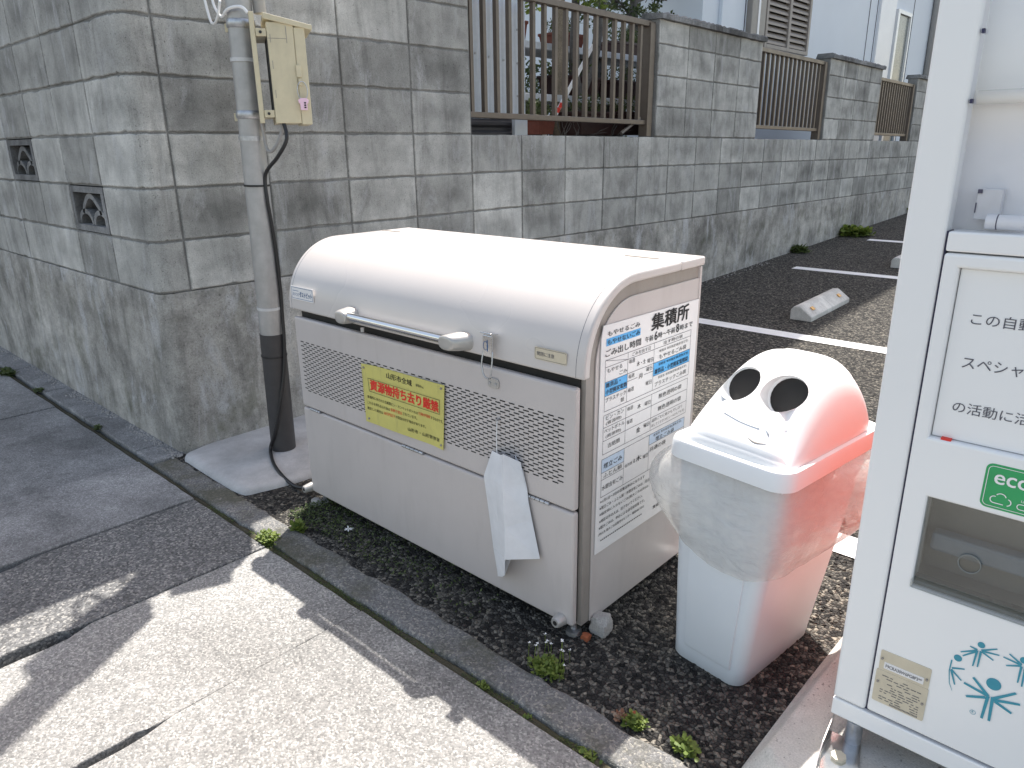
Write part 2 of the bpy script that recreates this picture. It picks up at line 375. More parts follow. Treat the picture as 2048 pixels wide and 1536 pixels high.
# ================================================================== SETTING
def lotz(x, y): return .028*max(0, y)
def grid_sheet(xs, ys, zf):
    mb = MB(); mb.v = [(x, y, zf(x, y)) for y in ys for x in xs]; n = len(xs)
    mb.f = [(j*n+i, j*n+i+1, (j+1)*n+i+1, (j+1)*n+i) for j in range(len(ys)-1) for i in range(n-1)]; mb.tone = [1]*len(mb.f); return mb
struct('ground', grid_sheet([-400, 400], [-400, 400], lambda x, y: -.25), 'street')
# parking lot asphalt
struct('parking_lot', grid_sheet([-.3, .6, 1.5, 2.4, 3.3, 6, 12, 30], [-.062, 0, .5, 1, 2, 4, 8, 14, 40], lotz), 'asphalt')
pl = MB()
for yc in (1.02, 3.21, 5.37, 7.34, 9.45):
    x0 = .36
    pl.add([(x0, yc-.06, lotz(0, yc-.06)+.004), (7, yc-.06-.02, lotz(0, yc-.08)+.004), (7, yc+.04, lotz(0, yc+.04)+.004), (x0, yc+.06, lotz(0, yc+.06)+.004)], [(0, 1, 2, 3)])
struct('parking_lines', pl, 'line', flip=False)
# bed under the slabs, street further out
struct('slab_bed', grid_sheet([-9, 9], [-1.75, .02], lambda x, y: -.06), 'dirt')
struct('road', grid_sheet([-60, 60], [-12, -1.74], lambda x, y: -.10), 'street')
# gutter cover slabs, each with half a lifting slot in its long sides
joints = [-6.2, -5.18, -4.16, -3.14, -2.12, -1.115, -.092, .416, .916, 1.428, 2.946, 3.96, 4.97]
def rough_line(p0, p1, n, amp):
    out = []
    for k in range(n):
        t = k/n; a = 0 if k == 0 else random.uniform(-amp, amp)
        d = Vector((p1[0]-p0[0], p1[1]-p0[1])).normalized()
        out.append((p0[0]+(p1[0]-p0[0])*t-d.y*a, p0[1]+(p1[1]-p0[1])*t+d.x*a))
    return out
sl_l, sl_d, sl_o = MB(), MB(), MB()
for i in range(len(joints)-1):
    g_ = .0045 if joints[i] < .3 else .002; a, b = joints[i]+g_, joints[i+1]-g_; y1, y0 = -.158, -1.72
    P = []
    P += rough_line((a, y0), (b, y0), 6, .001)
    if a > .3 and b > .3:
        P += rough_line((b, y0), (b, -.93), 8, .001)
        sw = .016 if b < 1.2 else .007
        P += [(b-sw, -.925), (b-sw-.003, -.86), (b-sw, -.80), (b-sw-.003, -.76), (b, -.735)]
        P += rough_line((b, -.735), (b, y1), 12, .0015)
    else: P += rough_line((b, y0), (b, y1), 14, .0015)
    P += rough_line((b, y1), (a, y1), 10, .002)
    if a > .3:
        P += rough_line((a, y1), (a, -.74), 10, .0015)
        sw = .025 if a < 1.2 else .014
        P += [(a+sw, -.745), (a+sw+.003, -.80), (a+sw, -.86), (a+sw+.002, -.915), (a, -.93)]
        P += rough_line((a, -.93), (a, y0), 8, .001)
    else: P += rough_line((a, y1), (a, y0), 14, .0015)
    dz = {8: -.003, 7: .0, 6: .004, 9: .001}.get(i, random.uniform(-.004, .003))
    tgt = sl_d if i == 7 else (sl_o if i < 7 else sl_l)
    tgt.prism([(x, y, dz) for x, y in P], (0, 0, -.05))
struct('pavement', sl_l, 'slab', bevel=.004)
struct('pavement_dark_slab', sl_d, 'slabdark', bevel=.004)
struct('pavement_worn_slabs', sl_o, 'slabold', bevel=.004)
# kerb strip
kb = MB(); x = -.02
while x < 6:
    L = 6.4
    P = rough_line((x+.003, -.135), (x+L-.003, -.135), 150, .004)+[(x+L-.003, -.135)]
    Q = rough_line((x+L-.003, -.034), (x+.003, -.034), 170, .007)+[(x+.003, -.032)]
    kb.prism([(a, b, .0045) for a, b in P+Q], (0, 0, -.1)); x += L
struct('kerb', kb, 'kerb', bevel=.013, seg=4)
kl = MB(); x = -8
while x < -.03:
    P = rough_line((x+.003, -.128), (x+.597 if x+.6 < 0 else -.03, -.128), 12, .003)
    xe = min(x+.597, -.024); P.append((xe, -.128))
    Q = rough_line((xe, .01), (x+.003, .01), 6, .0)+[(x+.003, .01)]
    kl.prism([(a, b, .008) for a, b in P+Q], (0, 0, -.1)); x += .6
struct('kerb_along_wall', kl, 'slabold', bevel=.006)
# dirt and moss filling the joint
jd = MB(); n = 260; ring = []
for k in range(n+1):
    x = -7+12*k/n
    z = -.009+.009*mnoise.noise(Vector((x*7, 0, 1)))
    ring.append([(x, -.164, -.03), (x, -.157, z-.002), (x, -.1465+.003*math.sin(x*40), z+.004), (x, -.134, z-.001), (x, -.126, -.03)])
jd.loft(ring, False, False, closed=False)
struct('joint_dirt', jd, 'dirt')

# ================================================================== BLOCK WALL
RC = .06
def P2(s, d):
    """wall path: s<0 runs along the street face (x=s), s>0 along the lot face (y=s); d = depth outward"""
    A = RC*PI/2
    if s <= -RC: return (s, -d)
    if s >= A-RC: return (d, s-(A-RC)+RC)
    a = (s+RC)/A*(PI/2)
    return (-RC+(RC+d)*math.sin(a), RC-(RC+d)*math.cos(a))
AOFF = RC*PI/2-2*RC          # path length lost at the rounded corner
def S(y): return y+AOFF      # lot-face coordinate to path coordinate
def zs(s, z): return z-.008*max(0, s-2)
def samples(s0, s1):
    A = RC*PI/2; c = [s0, s1]
    for k in range(9):
        q = -RC+A*k/8
        if s0 < q < s1: c.append(q)
    q = s0
    while q < s1: c.append(q); q += .4
    return sorted(set(round(x, 5) for x in c))
def path_solid(mb, s0, s1, z0, z1, dout, din, tone=1):
    ss = samples(s0, s1); rings = []
    for s in ss:
        o, i = P2(s, dout), P2(s, -din)
        rings.append([(o[0], o[1], zs(s, z0)), (o[0], o[1], zs(s, z1)), (i[0], i[1], zs(s, z1)), (i[0], i[1], zs(s, z0))])
    mb.loft(rings)
    mb.tone = mb.tone[:]
FZ = .68
def block(mb, s0, s1, z0, z1, d=0.0):
    j = .0036; b = .0042; s0 += j; s1 -= j; z0 += j; z1 -= j
    t = random.choice([.78, .86, .92, .97, 1.0, 1.03, 1.07, 1.12, 1.2])*random.uniform(.93, 1.05)
    ss = samples(s0, s1); ss = sorted(set(ss+[s0+(s1-s0)*q/9 for q in range(10)])); dd = d+random.uniform(-.0015, .0015)
    wob = [random.uniform(-.0022, .0012)-(.004 if random.random() < .06 else 0) for _ in ss]
    rings = []
    for k, s in enumerate(ss):
        o = P2(s, dd); sb = min(max(s, s0+b), s1-b); o2 = P2(sb, dd); i = P2(s, d-.02)
        rings.append([(i[0], i[1], zs(s, z0)), (*P2(s, dd-b*.7), zs(s, z0-wob[k])), (*P2(sb, dd), zs(s, z0+b-wob[k])), (*P2(sb, dd), zs(s, z1-b+wob[k-1])), (*P2(s, dd-b*.7), zs(s, z1+wob[k-1])), (i[0], i[1], zs(s, z1))])
    # extra ring pairs give the side bevels
    A = []; A.append([(*P2(s0, d-.02), r[2]) if q in (0, 5) else ((*P2(s0, dd-b*.7), r[2])) for q, r in enumerate(rings[0])]); A += rings
    A.append([(*P2(s1, d-.02), r[2]) if q in (0, 5) else ((*P2(s1, dd-b*.7), r[2])) for q, r in enumerate(rings[-1])])
    sd_ = random.random(); us_ = [0]+[(min(max(q, s0+b), s1-b)-s0)/(s1-s0) for q in ss]+[1]
    for u_ in us_: mb.vuv += [(u_, v_, sd_) for v_ in (0, 0, .03, .97, 1, 1)]
    o = len(mb.tone); mb.loft(A, True, True, closed=False)
    mb.tone = mb.tone[:o]+[t]*(len(mb.tone)-o)
wall = thing('block_wall', (0, 0, 0), 'long grey concrete block wall with rounded corner and stepped piers behind the bin', 'wall')
bm_ = MB()
colsL = [(-.4067-.4*(k+1), -.4067-.4*k) for k in range(17)]
for m_ in range(9):
    z0 = FZ+.2*m_
    for k, (a, b) in enumerate(colsL):
        if (k+1, m_) in {(1, 1), (3, 2), (5, 1), (7, 2)}: continue
        block(bm_, a, b, z0, z0+.2)
    block(bm_, -.4067, S(.125), z0, z0+.2)
    for k in range(4): block(bm_, S(.125+.4*k), S(.125+.4*(k+1)), z0, z0+.2, 0.0)
for m_ in range(3):
    for k in range(4, 33):
        y = .125+.4*k
        block(bm_, S(y), S(y+.4), FZ+.2*m_, FZ+.2*m_+.2, 0)
piers = [(.125+.4*8.5, .125+.4*12.5), (.125+.4*16.35, .125+.4*20.2), (.125+.4*23.7, .125+.4*27.5)]
piers = [(3.53, 5.13), (6.66, 8.24), (9.65, 11.25)]
for (a, b) in piers:
    for m_ in range(3, 7):
        hh = .2 if m_ < 6 else .155
        for k in range(4): block(bm_, S(a+(b-a)/4*k), S(a+(b-a)/4*(k+1)), FZ+.2*m_, FZ+.2*m_+hh, .0)
obj('blocks', bm_, 'block', wall, tone=True)
mo = MB()
VSET = {(1, 1), (3, 2), (5, 1), (7, 2)}
for m_i in range(9):
    cuts = sorted([colsL[k-1] for k, mm in VSET if mm == m_i]); a0 = -7.2
    for a, b in cuts:
        path_solid(mo, a0, a, FZ+.2*m_i, FZ+.2*m_i+.2, -.006, .12); a0 = b
    path_solid(mo, a0, S(1.73), FZ+.2*m_i, FZ+.2*m_i+.2, -.006, .12)
path_solid(mo, S(1.731), S(13.2), FZ, FZ+.597, -.007, .12)
for a, b in piers: path_solid(mo, S(a), S(b), FZ+.598, FZ+1.35, -.007, .12)
obj('mortar', mo, 'mortar', wall)
# foundation, slightly proud and wavy
fo = MB(); rings = []
for s in sorted(samples(-7.2, S(13.2))+[(-7+.13*k) for k in range(150)]):
    r = []
    for q, z in enumerate((-.3, 0.02, .15, .3, .45, .6, FZ-.012, FZ-.002)):
        w_ = .0035*mnoise.noise(Vector((s*1.4, z*2, 3)))+(.004 if z < .1 else 0)
        dd = .003+w_-(.004 if q == 7 else 0)
        r.append((*P2(s, dd), zs(s, z)))
    r += [(*P2(s, -.12), zs(s, FZ-.002)), (*P2(s, -.12), -.3)]
    rings.append(r)
fo.loft(rings); obj('foundation', fo, 'foundation', wall, auto=.7)
# copings on the piers and on the tall part
for a, b in piers:
    cp = MB(); rings = []; y = a-.01
    while y < b+.03:
        q = random.choice([0, 0, .004, .012]); t = random.uniform(-.003, .003)
        z0 = zs(S(y), FZ+1.352); rings.append([(.030-q*.3, y, z0), (.034-q, y, z0+.03+t), (.012-q*.8, y, z0+.046-q), (-.135, y, z0+.046), (-.15, y, z0)]); y += .03
    cp.loft(rings); obj('coping', cp, 'coping', wall)
cp = MB(); path_solid(cp, -7.2, S(1.75), FZ+1.80, FZ+1.86, .02, .14); obj('coping', cp, 'coping', wall, bevel=.006)
# pierced ornamental blocks in the street face
for (k, m_) in ((1, 1), (3, 2), (5, 1), (7, 2)):
    a, b = colsL[k-1]; z0 = FZ+.2*m_; z1 = z0+.2
    a += .006; b -= .006; z0 += .005; z1 -= .005
    vt = MB(); bw, bh = .030, .026; yb, yf = .11, .001
    vt.box(a, b, yf, yb, z0, z0+bh); vt.box(a, b, yf, yb, z1-bh, z1); vt.box(a, a+bw, yf, yb, z0+bh, z1-bh); vt.box(b-bw, b, yf, yb, z0+bh, z1-bh)
    ia, ib, iz0, iz1 = a+bw, b-bw, z0+bh, z1-bh; W = ib-ia; H = iz1-iz0; cx = (ia+ib)/2
    def band(pts, t):
        rings = []
        for i, (x, z) in enumerate(pts):
            p, q = pts[max(0, i-1)], pts[min(len(pts)-1, i+1)]
            dx, dz = q[0]-p[0], q[1]-p[1]; l = math.hypot(dx, dz); nx, nz = -dz/l*t/2, dx/l*t/2
            rings.append([(x+nx, .012, z+nz), (x-nx, .012, z-nz), (x-nx, .09, z-nz), (x+nx, .09, z+nz)])
        vt.loft(rings)
    band([(cx+W*.27*math.cos(t)*(1.15 if math.sin(t) < .5 else 1), iz0+H*.34+H*.56*math.sin(t)**1.3) for t in [PI*k/12 for k in range(13)]], .022)
    for sgn in (-1, 1):
        c2 = cx+sgn*W*.26
        band([(c2+W*.23*math.cos(t), iz0+.002+H*.40*math.sin(t)) for t in [PI*k/10 for k in range(11)]], .02)
    obj('vent_block', vt, 'coping', wall)
    bk = MB(); bk.box(a, b, .111, .119, z0, z1); obj('vent_shade_sheet', bk, 'dark', wall)  # dark sheet painting the shade behind the piercings

# ================================================================== FENCES
def fence(y0, y1, nb, zb, zt, label):
    t = thing('fence', (-.055, y0, zb), label, 'fence', 'bronze railings set between the wall piers')
    def Z(y, z): return z-.012*max(0, y-2)
    for nm, z, hh, dd in (('top_rail', zt, .035, .024), ('bottom_rail', zb, .03, .02)):
        m_ = MB(); m_.add([(x, y, Z(y, zz)) for y in (y0, y1) for x, zz in ((-.055-dd, z), (-.055+dd, z), (-.055+dd, z+hh), (-.055-dd, z+hh))],
                          [(0, 1, 2, 3), (4, 7, 6, 5), (0, 4, 5, 1), (1, 5, 6, 2), (2, 6, 7, 3), (3, 7, 4, 0)]); obj(nm, m_, 'fence', t, bevel=.003)
    for k in range(nb):
        y = y0+(y1-y0)*(k+.5)/nb
        m_ = MB(); m_.box(-.068, -.042, y-.011, y+.011, Z(y, zb+.028), Z(y, zt+.002)); obj('bar', m_, 'fence', t)
    for y in (y1-.045,):
        m_ = MB(); m_.box(-.09, -.02, y-.03, y+.03, zs(y, FZ+.60), Z(y, zt+.025)); obj('post', m_, 'fence', t, bevel=.003)
    return t
f1 = fence(1.735, 3.53, 18, 1.365, 1.985, 'nearest bronze railing in front of the white corrugated sheet and plant shelves')
m_ = MB(); m_.tube([(-.06, 3.2, 1.29), (-.06, 3.42, 1.39)], .012, 6); obj('brace', m_, 'fence', f1)
fence(5.135, 6.66, 16, 1.375, 1.985, 'middle bronze railing below the louvred shutters')
fence(8.245, 9.65, 16, 1.365, 1.955, 'farthest bronze railing, between the second and third piers')

# ================================================================== HOUSE
hs = thing('house', (-.9, 5.71, 0), 'white sided house rising behind the block wall and railings', 'house')
m_ = MB(); m_.box(-9, -.9, 5.71, 22, -.2, 6.95); obj('wall', m_, 'housewall', hs)
for y in (6.58, 10.25, 10.55, 11.3, 12.2, 14, 16, 18): m_ = MB(); m_.box(-.9, -.894, y-.006, y+.006, .2, 6.6); obj('panel_joint', m_, 'inkgrey', hs)
m_ = MB(); m_.box(-.90, -.86, 6.02, 6.3, .2, 6.6); obj('corner_trim', m_, 'housewall', hs, bevel=.008)
m_ = MB(); m_.box(-.91, -.84, 6.62, 6.95, 2.0, 3.7); obj('window_frame', m_, 'strip', hs, bevel=.008)
m_ = MB(); m_.box(-.91, -.835, 6.76, 6.80, 2.0, 3.7); obj('window_mullion', m_, 'whitein', hs)
sh = MB(); y0, y1, z0, z1 = 6.97, 8.15, 2.19, 3.7
sh.box(-.9, -.84, y0, y0+.05, z0, z1); sh.box(-.9, -.84, y1-.05, y1, z0, z1); sh.box(-.9, -.84, 7.55, 7.61, z0, z1); sh.box(-.9, -.84, y0+.05, 7.55, z0, z0+.04); sh.box(-.9, -.84, 7.61, y1-.05, z0, z0+.04)
so_ = obj('shutter', sh, 'shutter', hs, bevel=.004)
lv = MB(); z = z0+.05
while z < z1-.05:
    for a, b in ((y0+.05, 7.55), (7.61, y1-.05)):
        lv.prism([(-.893, a, z+.045), (-.855, a, z), (-.855, a, z+.02), (-.893, a, z+.06)], (0, b-a, 0))
    z += .062
obj('louvres', lv, 'shutter', so_)
m_ = MB(); m_.box(-.899, -.894, y0+.05, y1-.05, z0+.04, z1); obj('shutter_back', m_, 'dark', so_)
m_ = MB(); m_.box(-.9, -.87, 10.62, 11.28, 1.2, 3.6); obj('door', m_, 'whitein', hs, bevel=.006)
m_ = MB(); m_.box(-.9, -.85, 11.34, 11.42, 1.2, 3.05); m_.box(-.9, -.85, 11.96, 12.0, 1.2, 3.05); m_.box(-.9, -.85, 11.42, 11.96, 3.0, 3.05); obj('window_frame', m_, 'white', hs)
m_ = MB(); m_.box(-.9, -.88, 11.42, 11.96, 1.2, 3.0); obj('window_glass', m_, 'glassdark', hs)
m_ = MB(); m_.tube([(-.85, 13.2, .3), (-.85, 13.2, 6.6)], .05, 10); obj('downpipe', m_, 'greypipe', hs, smooth=True)
m_ = MB(); m_.prism([(-9.2, 5.5, 6.95), (-.68, 5.5, 6.95), (-.68, 5.5, 7.0), (-5, 5.5, 8.2), (-9.2, 5.5, 7.0)], (0, 17, 0)); obj('roof', m_, 'sheetdark', hs)

# ================================================================== GARDEN BEHIND THE RAILING
def corrugated(o, along, up, L, H, pitch, amp, nrm):
    mb = MB(); o, along, up, nrm = map(Vector, (o, along, up, nrm)); n = int(L/pitch*8); r = []
    for k in range(n+1):
        d = L*k/n; f_ = max(-1, min(1, 1.6*math.sin(2*PI*d/pitch)))
        p = o+along*d+nrm*(amp*f_); q = p-nrm*.0015
        r.append([p, p+up*H, q+up*H, q])
    mb.loft(r, True, True); return mb
cs = thing('corrugated_sheet', (-.22, 1.7, 1.3), 'pale upright corrugated sheet standing behind the left end of the near railing', 'metal sheet')
obj('sheet', corrugated((-.22, 1.55, 1.37), (0, 1, 0), (0, 0, 1), .86, 1.1, .055, .004, (1, 0, 0)), 'sheetwhite', cs)
m_ = MB(); m_.box(-.235, -.212, 2.3, 2.415, 1.20, 1.369); obj('post_foot', m_, 'sheetwhite', cs)
for y, z in ((1.98, 1.71), (2.09, 1.70), (2.21, 1.69), (2.33, 1.68), (2.33, 1.50), (2.33, 1.86)):
    sc = MB(); sc.tube([(-.216, y, z), (-.209, y, z)], .006, 8); obj('screw', sc, 'steel', cs)
db = obj('dark_sheet', corrugated((-.26, 1.5, 1.15), (0, 0, 1), (0, 1, 0), .24, .84, .06, .008, (1, 0, 0)), 'sheetdark')
tag(db, 'dark horizontally ribbed sheet under the pale upright sheet', 'metal sheet')
GY0, GY1 = 2.5, 5.4
for nm, z, x0, x1, lab in (('plant_shelf', 1.845, -.95, -.62, 'upper white painted plant shelf board behind the railing'), ('plant_shelf', 1.50, -.8, -.45, 'middle plant shelf board behind the railing')):
    t = thing(nm, (-.7, GY0, z), lab, 'shelf', 'plant shelves behind the near railing')
    m_ = MB(); m_.box(x0, x1, GY0, GY1, z, z+.045); obj('board', m_, 'board', t, bevel=.003)
    for y in (GY0+.35, 3.75, 4.9):
        m_ = MB(); m_.box(x0+.05, x1-.05, y-.06, y+.06, .9, z-.001); obj('leg', m_, 'legblock', t)
def planter(x, y, z, L, label, h=.14, w_=.2, mat='planter', green=True):
    t = thing('planter', (x, y, z), label, 'planter', 'pots and troughs on the plant shelves')
    m_ = MB(); a, b = L/2, w_/2
    r = [[(x-b*k, y-a*k, zz), (x+b*k, y-a*k, zz), (x+b*k, y+a*k, zz), (x-b*k, y+a*k, zz)] for k, zz in ((.86, z), (.97, z+h-.02), (1.03, z+h-.018), (1.03, z+h), (.93, z+h), (.9, z+h-.02))]
    m_.loft(r); obj('trough', m_, mat, t, bevel=.004)
    g = MB(); foliage(g, (x, y, z+h+.045), (w_*.55, L*.5, .075), 620, .022); obj('plants', g, 'pine', t, flip=False)
    return t
def foliage(mb, c, r, n, s, shell=.0):
    for _ in range(n):
        while True:
            p = Vector((random.uniform(-1, 1), random.uniform(-1, 1), random.uniform(-1, 1)))
            if p.length < 1: break
        q = Vector((c[0]+p.x*r[0], c[1]+p.y*r[1], c[2]+p.z*r[2]))
        d = Vector((random.gauss(0, 1), random.gauss(0, 1), random.gauss(.3, 1))).normalized(); e = d.orthogonal().normalized()
        e = (Matrix.Rotation(random.uniform(0, 6.28), 3, d) @ e); k = s*random.uniform(.6, 1.3)
        mb.add([q, q+d*k*.5+e*k*.25, q+d*k, q+d*k*.5-e*k*.25], [(0, 1, 2, 3)])
planter(-.62, 3.35, 1.546, .5, 'dark red trough at the left of the middle plant shelf')
planter(-.62, 4.05, 1.546, .6, 'dark red trough in the centre of the middle plant shelf')
planter(-.62, 4.85, 1.546, .6, 'dark red trough at the right of the middle plant shelf')
planter(-.35, 3.2, 1.285, .4, 'low red trough behind the railing foot, nearest the tree trunk', h=.15)
planter(-.35, 3.75, 1.285, .5, 'low red trough behind the railing foot, beside the pier', h=.16)
planter(-.78, 2.85, 1.891, .22, 'round terracotta coloured pot at the left of the upper shelf', h=.13, mat='terracotta')
planter(-.78, 3.45, 1.891, .3, 'terracotta coloured pot in the middle of the upper shelf', h=.1, mat='terracotta')
planter(-.78, 4.25, 1.891, .5, 'wide dark bonsai tray at the right of the upper shelf', h=.10)
planter(-.32, 2.62, 1.285, .16, 'small red pot beside the foot of the corrugated sheet', h=.1, mat='terracotta')
hd_ = thing('backdrop', (-1.6, 3.8, 0), 'dense dark hedge of added foliage behind the plant shelves', 'backdrop')  # added as a dark backdrop so gaps between the railing bars look shaded
m_ = MB()
for k in range(15):
    c = (-1.6+random.uniform(-.12, .12), 2.3+.2*k+random.uniform(-.05, .05), 1.35+random.uniform(-.1, .2)); foliage(m_, c, (.28, .26, .45), 620, .055)
obj('crown', m_, 'pine', hd_, flip=False)
m_ = MB()
for k in range(8): m_.tube([(-1.6, 2.4+.38*k, 0), (-1.58, 2.42+.38*k, .7), (-1.6, 2.4+.38*k, 1.2)], [.03, .025, .015], 6)
obj('stems', m_, 'barkgrey', hd_)
# trunks and crowns
def limb(mb, pts, rads, n=8):
    P = []; R = []
    for i in range(len(pts)-1):
        for k in range(4):
            t = k/4; a, b = Vector(pts[i]), Vector(pts[i+1])
            P.append(a.lerp(b, t)+Vector((random.uniform(-1, 1), random.uniform(-1, 1), 0))*.004); R.append(rads[i]*(1-t)+rads[i+1]*t)
    P.append(Vector(pts[-1])); R.append(rads[-1]); mb.tube(P, R, n)
tr = thing('garden_tree', (-.55, 3.14, .8), 'smooth tan trunk with leafy crown growing close behind the near railing', 'tree')
m_ = MB(); limb(m_, [(-.5, 3.08, .7), (-.5, 3.08, 1.3), (-.52, 3.09, 1.7), (-.55, 3.12, 2.4), (-.6, 3.15, 2.9)], [.055, .048, .042, .04, .03]); limb(m_, [(-.55, 3.12, 2.3), (-.3, 3.4, 2.8)], [.03, .015]); limb(m_, [(-.55, 3.12, 2.2), (-.8, 2.8, 2.7)], [.03, .015])
obj('trunk', m_, 'bark', tr, smooth=True)
m_ = MB()
for c, r, n in (((-.6, 3.1, 2.9), (.5, .6, .35), 1500), ((-.3, 3.4, 2.65), (.3, .35, .22), 700), ((-.8, 2.8, 2.6), (.35, .3, .25), 600), ((-.5, 2.75, 2.15), (.08, .12, .14), 160), ((-.45, 3.35, 2.2), (.08, .2, .1), 200)): foliage(m_, c, r, n, .05)
obj('crown', m_, 'leaf', tr, flip=False)
tr = thing('grey_tree', (-.4, 3.2, .8), 'grey leaning double trunk right of the tan trunk behind the railing', 'tree')
m_ = MB(); limb(m_, [(-.45, 3.13, .7), (-.45, 3.15, 1.35), (-.5, 3.28, 1.5), (-.6, 3.62, 1.85), (-.7, 3.85, 2.3), (-.75, 3.9, 2.8)], [.05, .045, .042, .036, .03, .02]); limb(m_, [(-.5, 3.28, 1.5), (-.55, 3.3, 1.9), (-.6, 3.4, 2.6)], [.035, .034, .02])
obj('trunk', m_, 'barkgrey', tr, smooth=True)
m_ = MB()
for c, r, n in (((-.7, 3.8, 2.75), (.35, .5, .3), 900), ((-.7, 3.75, 2.15), (.12, .25, .12), 150)): foliage(m_, c, r, n, .05)
obj('crown', m_, 'pine', tr, flip=False)
tr = thing('pine_tree', (-1.2, 5.2, .6), 'garden pine with tufted needles reaching over the first pier', 'tree')
m_ = MB(); TW = MB()
limb(m_, [(-1.4, 5.1, .4), (-1.35, 5.0, 1.4), (-1.2, 5.0, 2.2), (-1.25, 5.1, 3.1)], [.07, .06, .045, .03])
tips = []
for k in range(26):
    z = 1.95+1.1*random.random(); a = random.uniform(0, 6.28); L = random.uniform(.3, .75)*(1.2-.25*(z-1.9))
    b0 = Vector((-1.22, 5.02, z)); e = b0+Vector((math.cos(a)*L*.55, math.sin(a)*L, random.uniform(-.08, .15)))
    e.y = min(e.y, 5.62)
    limb(m_, [b0, b0.lerp(e, .5)+Vector((0, 0, .05)), e], [.014, .009, .004], 5)
    for j in range(9):
        t = random.uniform(.35, 1); p = b0.lerp(e, t); q = p+Vector((random.gauss(0, .07), random.gauss(0, .1), random.gauss(.02, .05)))
        m_.tube([p, q], [.004, .002], 4, False); tips.append(q)
obj('trunk', m_, 'barkgrey', tr, smooth=True)
m_ = MB()
for q in tips: foliage(m_, q, (.035, .035, .025), 26, .035)
obj('crown', m_, 'pine', tr, flip=False)
# bare shrub at the railing foot
sh_ = MB()
for k in range(34):
    p = Vector((-.3, 3.0+random.uniform(-.15, .5), 1.24)); d = Vector((random.gauss(0, .2), random.gauss(0, .5), 1)).normalized(); pts = [p]
    for j in range(5): d = (d+Vector((random.gauss(0, .25), random.gauss(0, .35), random.gauss(0, .2)))).normalized(); pts.append(pts[-1]+d*.035)
    sh_.tube(pts, [.004, .0035, .003, .0025, .002, .001], 4, False)
tag(obj('bare_shrub', sh_, 'barkgrey'), 'leafless dark shrub twigs under the near railing', 'shrub')
m_ = MB(); m_.obox((-.30, 2.62, 1.24), (.006, 0, 0), (0, .05, .012), (0, .55, .62)); st = obj('marker_stake', m_, 'white')
tag(st, 'white leaning marker board with red marks behind the near railing', 'stake')
m_ = MB()
for t_ in (.1, .2, .28, .33): m_.obox((-.293, 2.63+.55*t_, 1.25+.62*t_), (.002, 0, 0), (0, .035, -.004), (0, .02, .03))
r_ = obj('red_marks', m_, 'redink', st)

# ================================================================== UTILITY POLE AND SWITCH BOX
def PC(z): return Vector((.287+.03*z, .287, z))
pole = thing('utility_pole', (.287, .287, 0), 'slim galvanised pole with dark lower sleeve standing between wall and bin', 'pole')
m_ = MB(); m_.tube([PC(z) for z in (.52, 1.0, 1.5, 2.0)], [.0455, .0445, .0435, .043], 28); obj('shaft', m_, 'pole', pole, auto=.7)
m_ = MB(); m_.tube([PC(z) for z in (.0, .03, .25, .523)], [.0505, .0495, .049, .048], 28); obj('sleeve', m_, 'sleeve', pole, auto=.7)
for z, mt, hw, e in ((1.255, 'steel', .008, .0022), (1.515, 'tie', .006, .002), (.626, 'tie', .005, .0018), (1.09, 'rubber', .0035, .0022), (.432, 'rubber', .003, .0022)):
    m_ = MB(); rr_ = .0455+e+(.003 if z < .5 else 0); m_.tube([PC(z-hw), PC(z+hw)], rr_, 28); obj('band' if mt != 'rubber' else 'wire_tie', m_, mt, pole, auto=.7)
for z in (1.63, 1.335):
    m_ = MB(); m_.tube([PC(z-.014), PC(z-.012), PC(z), PC(z+.012), PC(z+.014)], [.0455, .0475, .0485, .0475, .0455], 28); obj('clamp', m_, 'steel', pole, auto=.7)
m_ = MB(); m_.tube([(.372, .345, 1.665), (.366, .342, 1.8), (.37, .34, 2.05)], .022, 10); obj('shadow_gap_cable', m_, 'greypipe', pole, auto=.7)  # thickened and placed to close a lit gap in the pole's ground shadow
# unseen shaft, box and coil added above, shaped to cast the pavement shadow
m_ = MB(); m_.tube([(.40, .30, 1.9), (.45, .29, 4.6)], .062, 20); obj('upper_shaft', m_, 'pole', pole, auto=.7)
m_ = MB(); m_.box(.285, .475, .25, .34, 1.88, 2.38); obj('unseen_shadow_box', m_, 'cream', pole, bevel=.01)
m_ = MB(); m_.tube([(.27+.06*math.cos(t), .27, 1.98+.08*math.sin(t)) for t in [k*.35 for k in range(19)]], .008, 6); obj('cable_coil', m_, 'greypipe', pole, smooth=True)

E1 = Vector((.477, .300, 0)); th = math.radians(62)
sd = Vector((math.cos(th), math.sin(th), 0)); bd = Vector((-math.sin(th), math.cos(th), 0)); nb_ = -sd
Zv = Vector((0, 0, 1))
box = thing('switch_box', tuple(E1+Zv*1.3), 'cream weatherproof switch box with sloping roof clamped to the pole', 'electrical box')
zb, zt = 1.302, 1.625
m_ = MB(); m_.obox(E1+Zv*zb, sd*.088, bd*.205, Zv*(zt-zb))
bo = obj('body', m_, 'cream', box, bevel=.003)
m_ = MB(); m_.obox(E1+sd*.0885+Zv*(zb-.004)-bd*.002, sd*.036, bd*.209, Zv*(zt-zb-.01)); dr = obj('door', m_, 'cream', box, bevel=.003)
m_ = MB()  # roof, falls towards the door
pr = [(-.008, 1.652), (.150, 1.618), (.150, 1.605), (.145, 1.603), (-.004, 1.632), (-.008, 1.632)]
m_.prism([E1+sd*a-bd*.008+Zv*z for a, z in pr], bd*.222); obj('roof', m_, 'cream', box, bevel=.002)
m_ = MB(); m_.obox(E1+sd*.003+bd*.012-sd*.0045+Zv*(zb+.03), sd*.002, bd*.18, Zv*(zt-zb-.06)); obj('recess_shade_plate', m_, 'legblock', box)  # dark plate painting the shade of the recess on the cream back
